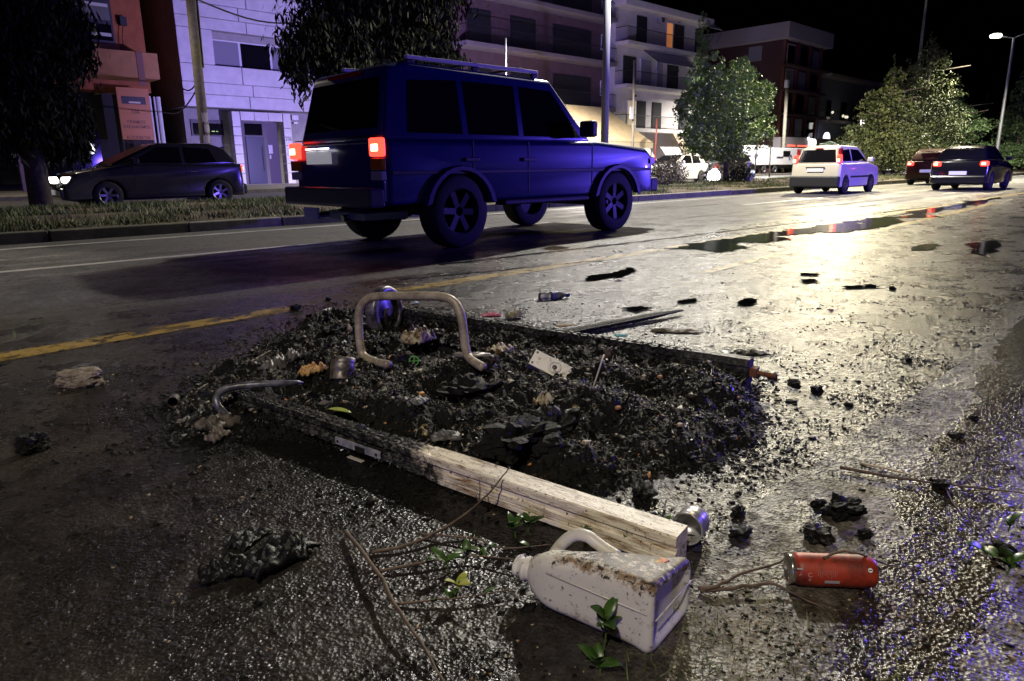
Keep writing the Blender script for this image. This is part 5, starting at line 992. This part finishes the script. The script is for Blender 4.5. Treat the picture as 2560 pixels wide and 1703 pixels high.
crumple('peeled_skin', 'torn brown bark like strip beyond the long post', G(1690, 830), .24, .07, .02, M('peel_brown', (.15, .12, .08), .6, col2=(.4, .38, .33), ns=26, nlo=.5, nhi=.66), 'scrap', 8., -.95, n=22)
MELT = M('melted_plastic', (.085, .078, .075), .45, col2=(.16, .15, .15), ns=14)
crumple('melted_plastic', 'grey melted plastic sheet draped left of the scorched tin', GH(700, 920), .14, .10, .05, MELT, 'melted plastic', 11., .5, n=20)
crumple('melted_plastic', 'glossy melted sheet end standing by the pale strip', GH(735, 905), .06, .05, .06, MELT, 'melted plastic', 12., .2, n=14)
YFOAM = M('orange_foam', (.42, .20, .05), .8, col2=(.65, .42, .18), ns=50, bump=(90, 1., .01))
crumple('orange_sponge', 'ragged orange foam clump left of the scorched tin', GH(780, 935), .10, .07, .045, YFOAM, 'foam', 13., .3, n=26)
crumple('orange_sponge', 'flat orange foam crumbs beneath the bent metal arm', GH(745, 968), .09, .05, .02, YFOAM, 'foam', 14., .3, n=26)
YMESS = M('food_scraps', (.55, .5, .32), .5, col2=(.12, .06, .02), ns=40, nlo=.42, nhi=.56, bump=(70, 1., .01))
crumple('food_scraps', 'yellow white food scraps heaped inside the beige handle', GH(1045, 858), .13, .11, .075, YMESS, 'food scraps', 15., .3, n=30)
crumple('food_scraps', 'small brown and cream scraps behind the handle leg', GH(1250, 880), .11, .08, .03, YMESS, 'food scraps', 17., .3, n=26)
crumple('food_scraps', 'cream peelings beside the sooty hummock', GH(1360, 1010), .06, .05, .03, YMESS, 'food scraps', 19., .3, n=22)
crumple('husk_pile', 'stringy yellowish husks low in the middle of the heap', GH(1065, 1075), .10, .07, .02, YMESS, 'husks', 21., .3, n=26)
FOIL = M('crushed_foil', (.5, .5, .5), .2, .9, col2=(.02, .02, .02), ns=60, nlo=.45, nhi=.55)
crumple('crushed_foil', 'crushed silver foil knot behind the cream beam', GH(1210, 1120), .055, .045, .035, FOIL, 'foil', 23., 0, n=18)
crumple('crushed_foil', 'flat dark foil sheet behind the tall hummock', GH(1400, 1150), .08, .045, .025, FOIL, 'foil', 25., .5, n=18)
crumple('grey_scrap', 'curved grey scrap with orange edge near the green leaf', GH(1045, 1010), .06, .05, .03, M('grey_scrap', (.14, .14, .15), .5, col2=(.05, .05, .05), ns=20), 'scrap', 27., .4, n=12, flat=.6)
crumple('grey_scrap', 'grey plastic flap lying against the cream beam', GH(1115, 1098), .09, .05, .03, M('grey_scrap', (.14, .14, .15), .5), 'scrap', 29., -.6, n=12, flat=.6)
lump('orange_chip', 'orange carrot like chip right of the grey scrap', GH(1052, 988), (.018, .01, .007), M('orange_chip', (.55, .25, .06), .5), 'chip', 3)
for k, (a, c, lb) in enumerate(((1545, 1022, 'red orange pebble in the right of the heap'), (1610, 943, 'ochre chip below the far post'), (1650, 944, 'tan cigarette butt like chip below the far post'), (1700, 1065, 'ochre flake on the right slope'), (1455, 890, 'orange crumb left of the white stick'), (1608, 1012, 'pale pebble beside the red pebble'))):
    lump('pebble', lb, GH(a, c), (.010, .008, .006), RUSTY if k % 2 == 0 else PALE, 'pebble', k)
# burnt bags and scraps at the far left of the heap
BAG = M('black_bag', (.007, .007, .008), .42, bump=(25, .7, .01)); SC = M('scorched_scrap', (.10, .085, .07), .6, col2=(.03, .025, .02), ns=16)
crumple('scorched_cup', 'scorched grey brown scrap under the left end of the beam', GH(550, 1070), .12, .09, .045, SC, 'scrap', 31., .3, n=18)
crumple('scorched_cup', 'pale edged scorched scrap beneath the left end', GH(545, 1100), .07, .05, .04, M('pale_scrap', (.25, .21, .17), .6, col2=(.05, .04, .035), ns=22), 'scrap', 33., .3, n=14)
BAG.node_tree.nodes['Principled BSDF'].inputs['Specular IOR Level'].default_value = .2
for k, (a, c, sx2, sy2, h_, r_, lb) in enumerate(((690, 1400, .17, .10, .045, .2, 'large wrinkled black plastic sheet in the lower left'), (740, 1385, .08, .06, .04, .9, 'folded glossy black flap on the wrinkled sheet'), (560, 1440, .10, .06, .035, -.3, 'small black plastic curl left of the wrinkled sheet'), (620, 1350, .10, .06, .02, .5, 'thin black film above the wrinkled sheet'))):
    crumple('black_plastic', lb, G(a, c), sx2, sy2, h_, BAG, 'plastic sheet', 40+k, r_, n=18, hf=.12)
# ---- jug
WJ = bpy.data.materials.new('dirty_white_plastic'); WJ.use_nodes = True; nt = WJ.node_tree; b = nt.nodes['Principled BSDF']; L = nt.links.new; v = obc(nt)
ss = N(nt, 'ShaderNodeSeparateXYZ'); L(v, ss.inputs[0]); topm = ramp(nt, mth(nt, 'ADD', ss.outputs['Z'], mth(nt, 'MULTIPLY', ss.outputs['Y'], .25)), .118, .150)
sp1 = ramp(nt, mth(nt, 'ADD', tex(nt, v, 75, 5, .75), mth(nt, 'MULTIPLY', topm, .15)), .60, .645); sp2 = ramp(nt, mth(nt, 'ADD', tex(nt, v, 20, 6, .75), mth(nt, 'MULTIPLY', topm, .16)), .57, .68); sp3 = ramp(nt, tex(nt, v, 160, 3, .6), .70, .73)
c = mix(nt, sp2, (.60, .585, .53), (.22, .145, .075)); c = mix(nt, sp1, c, (.035, .025, .018)); c = mix(nt, sp3, c, (.03, .02, .015)); L(c, b.inputs['Base Color']); b.inputs['Roughness'].default_value = .55
b.inputs['Subsurface Weight'].default_value = .35; b.inputs['Subsurface Radius'].default_value = (.03, .03, .025); b.inputs['Subsurface Scale'].default_value = 1
bp = N(nt, 'ShaderNodeBump'); bp.inputs['Distance'].default_value = .002; bp.inputs['Strength'].default_value = .35; L(tex(nt, v, 35, 4, .6), bp.inputs['Height']); L(bp.outputs[0], b.inputs['Normal'])
jb0, jb1 = G(1345, 1528, 0), G(1628, 1655, 0)            # lower front edge: shoulder -> base
jm = frame_from(jb0, jb1); jt = thing('plastic_jug', 'dirty white plastic jug lying on its side in front of the cream beam', 'jug', mat=jm)
JL = (jb1-jb0).length; JD = (G(1756, 1540, 0)-jb1).length; JH = (jm.inverted() @ WP(1640, 1468, jb1, tuple(jm.col[1][:3]))).z
def jring(x, y0, y1, z0, z1, r, n=5):
    out = []
    for cx_, cz_, a0 in ((y1-r, z0+r, -90), (y1-r, z1-r, 0), (y0+r, z1-r, 90), (y0+r, z0+r, 180)):
        out += [(x, cx_+r*math.cos(math.radians(a0+90*k/n)), cz_+r*math.sin(math.radians(a0+90*k/n))) for k in range(n+1)]
    return out
m_ = MB(); nx_ = JL; D, Hh = JD, JH; ny_, nz_ = D*.22, Hh*.36
def lerp(a, b, t): return a+(b-a)*t
# groove belt and gently bowed faces along the body
R_ = []
R_.append(jring(JL-.018, .03, D-.03, .03, Hh-.03, .02)); R_.append(jring(JL-.010, .022, D-.022, .022, Hh-.022, .02)); R_.append(jring(JL, .012, D-.012, .012, Hh-.012, .022)); R_.append(jring(JL-.008, .002, D-.002, .002, Hh-.002, .02)); R_.append(jring(JL-.02, 0, D, 0, Hh, .02))
for t in (.85, .7, .55, .4, .25): R_.append(jring(JL*t, .002, D*(.22+.78*min(1, t*1.05))-.002, .001, Hh-.003-.30*Hh*max(0, .5-t), .028))
for t, s_, r in ((.10, .995, .026), (.02, .96, .028), (-.06, .87, .032), (-.12, .74, .036), (-.165, .55, .034), (-.185, .38, .026), (-.19, .30, .021)):
    x = JL*t; R_.append(jring(x, lerp(ny_, 0, s_), lerp(ny_, D*.40, s_), lerp(nz_, .002, s_), lerp(nz_, Hh*(.84 if t > 0 else .78), s_), r*1))
k = len(R_[0]); sh_ = MB(); sh_.v = sum(R_, [])
sh_.f = [tuple(range(k))]+[(i*k+j, i*k+(j+1) % k, (i+1)*k+(j+1) % k, (i+1)*k+j) for i in range(len(R_)-1) for j in range(k)]
sh_.v = [(x, y, z*(1-.20*y/D)) for x, y, z in sh_.v]
sh_.build('body', WJ, jt, smooth=True, sub=1)
nm4 = Matrix.Translation((JL*-.175, ny_, nz_)) @ Matrix.Scale(.95, 4) @ Matrix.Rotation(-math.pi/2, 4, 'Y')
MB().lathe([(.024, -.01), (.022, .006), (.027, .008), (.027, .014), (.0205, .016), (.0205, .032), (.0235, .033), (.0235, .036), (.0175, .037), (.017, .0), (.001, -.002)], 32, nm4).build('neck', WJ, jt, smooth=True)
inv = jm.inverted(); hd_ = lambda px, py: inv @ WP(px, py, jm @ Vector((0, D*.60, 0)), tuple(jm.col[1][:3]))
hpth = [hd_(1375, 1400), hd_(1392, 1375), hd_(1415, 1350), hd_(1440, 1337), hd_(1468, 1340), hd_(1490, 1356), hd_(1515, 1374), hd_(1545, 1392)]
MB().tube(smooth_path(hpth, 4), [.0125]*29, 12).build('handle', M('jug_handle_plastic', (.6, .58, .52), .4, col2=(.3, .24, .17), ns=30, nlo=.55, nhi=.7), jt, smooth=True)
MB().tube([Vector((JL*.08, -.0004, Hh*.62)), Vector((JL*.95, -.0004, Hh*.60))], .0018, 6).build('mould_ridge', WJ, jt, smooth=True); MB().tube([Vector((JL-.0005, .012, Hh*.5)), Vector((JL-.0005, D-.014, Hh*.5))], .0016, 6).build('mould_ridge', WJ, jt, smooth=True)
crumple('torn_label', 'small red and yellow torn label stuck on the jug top', jm @ Vector((JL*.84, D*.60, Hh*.855)), .035, .018, .003, M('label_bits', (.5, .1, .05), .6, col2=(.6, .45, .1), ns=60), 'label', 50., 0, n=8)
# ---- red can
ca, cb = G(1976, 1478, 0), G(2196, 1488, 0); cr = .034; cm = frame_from(ca, cb) @ Matrix.Translation((0, cr*.9, cr)); Lc = (cb-ca).length
ct = thing('drinks_can', 'dented red drinks can lying in the gutter', 'can', mat=cm @ Matrix.Rotation(math.pi/2, 4, 'Y'))
CR = M('can_red', (.34, .036, .012), .5, .1, col2=(.08, .014, .008), ns=16, nlo=.44, nhi=.62); CA = M('can_aluminium', (.6, .58, .5), .22, .9)
m_ = MB(); pr = [(cr*.80, .010), (cr*.97, .016), (cr, .024), (cr, Lc*.3), (cr*.985, Lc*.5), (cr, Lc*.75), (cr*.99, Lc*.90), (cr*.9, Lc*.955), (cr*.80, Lc*.985)]
m_.lathe(pr, 40); vs = []
for v_ in m_.v:
    p = Vector(v_); d = noise.noise(p*28)*.0018*(1 if .03 < p.z < Lc*.95 else .2); q = p.xy.normalized()*(p.xy.length+d); vs.append((q.x, q.y, p.z))
m_.v = vs; m_.build('shell', CR, ct, smooth=True, sub=1)
MB().lathe([(cr*.80, .012), (cr*.86, .010), (cr*.88, .003), (cr*.85, 0), (cr*.78, .001), (cr*.76, .006), (.001, .007)], 36).build('top_rim', CA, ct, smooth=True)
MB().lathe([(cr*.80, Lc*.983), (cr*.76, Lc), (cr*.6, Lc*.985), (.001, Lc*.96)], 36).build('base', CA, ct, smooth=True)
WPR = M('can_print', (.42, .28, .24), .5)
def on_can(s_, ang, z, size, name='print'):           # text wound on the can wall, reading along its round
    a = math.radians(ang); r = cr+.0012; n_ = Vector((math.cos(a), math.sin(a), 0)); tdir = Vector((-math.sin(a), math.cos(a), 0)); zz = Vector((0, 0, 1))
    mw = Matrix(((-tdir.x, zz.x, n_.x, 0), (-tdir.y, zz.y, n_.y, 0), (-tdir.z, zz.z, n_.z, 0), (0, 0, 0, 1))) @ Matrix.Rotation(math.pi/2, 4, 'Z')
    txt(name, s_, WPR, ct, n_*r+Vector((0, 0, z)), mw, size, .0002)
# which way round faces the camera
cdir = (ct.matrix_world.inverted() @ Vector((0, 0, CAMH))); ang0 = math.degrees(math.atan2(cdir.y, cdir.x))
sg_ = 1 if ((cm @ Matrix.Rotation(math.pi/2, 4, 'Y')) @ Vector((cr*math.cos(math.radians(ang0+30)), cr*math.sin(math.radians(ang0+30)), 0))).z > (cm @ Vector((0, 0, 0))).z else -1
on_can('C', ang0+sg_*18, Lc*.2, .013); on_can('e', ang0+sg_*38, Lc*.2, .011); on_can('V', ang0+sg_*18, Lc*.09, .009)
for k in range(11):
    a = math.radians(ang0+sg_*12); z = Lc*(.29+.022*k); m2 = MB(); h2_ = rnd.uniform(14, 30)
    for q in range(5):
        a1, a2 = math.radians(ang0+sg_*(2+q*h2_/5)), math.radians(ang0+sg_*(2+(q+.7)*h2_/5)); m2.tube([Vector((math.cos(a1)*(cr+.001), math.sin(a1)*(cr+.001), z)), Vector((math.cos(a2)*(cr+.001), math.sin(a2)*(cr+.001), z))], .0004, 4)
    m2.build('text_line', WPR, ct)
a1 = math.radians(ang0-sg_*4); nn_ = Vector((math.cos(a1), math.sin(a1), 0)); zq = nn_.to_track_quat('Z', 'Y').to_matrix().to_4x4()
MB().lathe([(.001, .0008), (.0045, .0008), (.0045, 0)], 20, Matrix.Translation(nn_*(cr+.0008)+Vector((0, 0, Lc*.88))) @ zq).build('white_dot', M('dot_white', (.7, .68, .65), .5), ct)
MB().box((-.001, -.003, .0009), (.001, .003, .0013)).add([], []).build('dot_mark', BLK, ct).matrix_local = Matrix.Translation(nn_*(cr+.0008)+Vector((0, 0, Lc*.88))) @ zq
for (u0, u1, q0, q1, nm_) in ((.37, .54, 36, 48, 'pale_block'), (.05, .12, -2, 3, 'pale_block')):
    m2 = MB(); pts = [(a, z) for a in np.linspace(q0, q1, 5) for z in (Lc*u0, Lc*u1)]; m2.add([(math.cos(math.radians(ang0+sg_*a))*(cr+.0014), math.sin(math.radians(ang0+sg_*a))*(cr+.0014), z) for a, z in pts], [(2*i, 2*i+1, 2*i+3, 2*i+2) for i in range(4)]); m2.build(nm_, M('pale_print', (.35, .32, .3), .5), ct)
# ---- twigs and leaves
TW = M('twig_bark', (.06, .04, .028), .7, col2=(.12, .08, .05), ns=30, bump=(120, .6, .002)); LF = M('fresh_leaf', (.025, .07, .012), .35, col2=(.06, .11, .02), ns=40, bump=(60, .4, .002)); LFY = M('yellow_leaf', (.35, .36, .08), .4, col2=(.22, .28, .05), ns=30)
def leaf(parent, p, d, ln, wd, mat=LF, up=.3):
    d = Vector(d).normalized(); s_ = d.cross(Vector((rnd.uniform(-.3, .3), rnd.uniform(-.3, .3), 1))).normalized(); u = s_.cross(d); m_ = MB(); n = 7
    for i in range(n):
        t = i/(n-1); w = wd*math.sin(math.pi*min(1, t*.93+.04))**.7*.5*(1.15-.4*t); c = Vector(p)+d*ln*t+u*ln*up*math.sin(t*2.2)*.4
        m_.v += [tuple(c-s_*w+u*w*.35), tuple(c), tuple(c+s_*w+u*w*.35)]
    for i in range(n-1): a = i*3; m_.f += [(a, a+1, a+4, a+3), (a+1, a+2, a+5, a+4)]
    m_.build('leaf', mat, parent, world=True, smooth=True, solid=.0006)
def twig(label, P, r, side=(), leaves=0, ll=.03, mat=TW, name='twig', cat='twig', lm=LF):
    P = [G(*p) for p in P]; Q = smooth_path(P, 4); n = len(Q); t = thing(name, label, cat, tuple(P[0]))
    Q = [q+Vector((noise.noise((i*.9, r*999, 0)), noise.noise((i*.9, 5, r*999)), 0))*r*1.3 for i, q in enumerate(Q)]
    MB().tube(Q, [r*(1-.65*i/(n-1)) for i in range(n)], 7).build('stem', mat, t, world=True, smooth=True)
    for s_ in side:
        S_ = smooth_path([G(*p) for p in s_], 3); MB().tube(S_, [r*.5*(1-.6*i/(len(S_)-1)) for i in range(len(S_))], 6).build('side_shoot', mat, t, world=True, smooth=True)
    for k in range(leaves):
        q = Q[rnd.randrange(n//3, n)]; leaf(t, q, (rnd.uniform(-1, 1), rnd.uniform(-1, 1), rnd.uniform(-.1, .8)), ll*rnd.uniform(.7, 1.2), ll*.5, lm)
    return t
twig('long brown twig running down to the bottom edge', [(862, 1328, .012), (940, 1425, .03), (1000, 1530, .03), (1060, 1620, .02), (1118, 1715, .01)], .0052)
twig('forked twig arching up against the cream beam', [(930, 1380, .006), (1020, 1362, .01), (1110, 1320, .02), (1195, 1260, .05), (1250, 1200, .09), (1274, 1168, .11)], .0042, side=[[(1198, 1258, .05), (1200, 1220, .08), (1197, 1192, .10)], [(1198, 1258, .05), (1188, 1230, .07)]])
twig('thin horizontal twig left of the jug neck', [(945, 1428, .006), (1060, 1405, .012), (1180, 1390, .012), (1300, 1400, .02)], .0036, leaves=2)
twig('twig crossing under the beam toward the jug handle', [(1050, 1335, .006), (1180, 1345, .015), (1260, 1370, .015), (1380, 1360, .02)], .003, leaves=3)
twig('lower thin twig with small leaves left of the jug', [(990, 1510, .004), (1080, 1500, .01), (1180, 1490, .012), (1290, 1470, .012)], .003, leaves=5, ll=.026)
twig('forked twig between the jug and red can', [(1745, 1470, .01), (1790, 1465, .02), (1850, 1435, .02), (1950, 1405, .02), (1965, 1380, .035)], .005)
twig('second fork running below the red can', [(1750, 1475, .008), (1830, 1470, .016), (1925, 1458, .02), (1975, 1480, .012), (2060, 1520, .004)], .005)
twig('bent twig lying across the top of the red can', [(2060, 1395, .07), (2100, 1378, .078), (2150, 1385, .075), (2215, 1410, .03), (2300, 1425, .005)], .0032)
twig('long straight twig across the gutter at right', [(2100, 1168, .012), (2250, 1195, .012), (2380, 1212, .012), (2580, 1235, .012)], .005, side=[[(2360, 1210, .01), (2400, 1280, .01), (2520, 1370, .006)]])
twig('pale split stick lying above the long twig', [(2152, 1158, .006), (2220, 1172, .008), (2288, 1190, .005)], .004, mat=M('pale_split_wood', (.5, .4, .25), .6))
twig('thin twig with leaves at the right edge', [(2580, 1390, .01), (2520, 1400, .02), (2470, 1385, .01)], .003, leaves=4, ll=.05)
def sprig(label, px, n, ll, hgt=.05, base=None, mat=LF):
    p = G(*px); t = thing('leafy_sprig', label, 'sprig', tuple(p)); top = p+Vector((rnd.uniform(-.01, .01), rnd.uniform(-.01, .01), hgt)); MB().tube([p, p.lerp(top, .5)+Vector((.004, 0, 0)), top], .0018, 6).build('stem', M('green_stem', (.06, .1, .02), .5), t, world=True)
    for k in range(n): a = k*2.4+rnd.random(); leaf(t, p.lerp(top, .5+.5*k/n), (math.cos(a), math.sin(a), rnd.uniform(.1, .9)), ll*rnd.uniform(.8, 1.2), ll*.55, mat)
sprig('green sprig with round leaves growing in front of the jug', (1510, 1625), 7, .042, .075); sprig('dark green sprig low at the bottom edge', (1500, 1690), 5, .045, .03)
for px, lb, n in (((1560, 1362), 'green sprig between jug and cream beam, leftmost', 6), ((1610, 1350), 'green sprig leaning on the cream beam near the jug', 5), ((1665, 1352), 'bright sprig near the end of the cream beam', 6), ((1480, 1345), 'small sprig beside the jug handle', 4), ((1320, 1330), 'wilted leaf cluster hanging left of the handle', 7), ((1290, 1345), 'drooping wilted leaves under the beam', 6), ((1165, 1400), 'tiny green sprout on the horizontal twig', 3), ((1120, 1430), 'low sprout left of the jug', 4), ((1140, 1490), 'lower yellowing sprout left of the jug', 3), ((2520, 1330), 'green sprig in the runoff near the right edge', 3), ((2515, 1440), 'bright leaf sprig at the lower right edge', 3)):
    sprig(lb, px, n, .036, .035, mat=LFY if 'yellow' in lb else LF)
t = thing('fallen_leaf', 'long yellow green leaf on the near beam', 'leaf', tuple(GH(822, 1030))); p = GH(822, 1022, .085); leaf(t, p, G(905, 1040, .085)-p, .10, .026, LFY, .1)
t = thing('leafy_twig', 'leafy olive twig lying above the yellow line at the left edge', 'twig', tuple(G(0, 868))); MB().tube([G(-30, 868, .01), G(60, 845, .012), G(140, 808, .03)], .003, 6).build('stem', TW, t, world=True)
for k in range(11):
    q = G(-30, 868, .01).lerp(G(100, 830, .02), k/10); leaf(t, q, (rnd.uniform(-1, 1), rnd.uniform(-1, 1), .1), .06, .014, M('olive_leaf', (.14, .17, .08), .5), .1)
t = thing('fallen_leaf', 'small pale green leaf right of the leafy twig', 'leaf', tuple(G(145, 842))); leaf(t, G(138, 842, .006), (.7, -.2, .2), .05, .02, MC['olive_leaf'])
# grass tufts in the gutter
g = grass('gutter_grass', 900, .68, 1.25, .16, .62, M('gutter_grass', (.06, .10, .02), .5, col2=(.13, .16, .05), ns=30), .02, lambda X, Y: .003, 2., w=.0012); tag(g, 'sparse green grass sprouting from the gutter near the jug', 'grass')
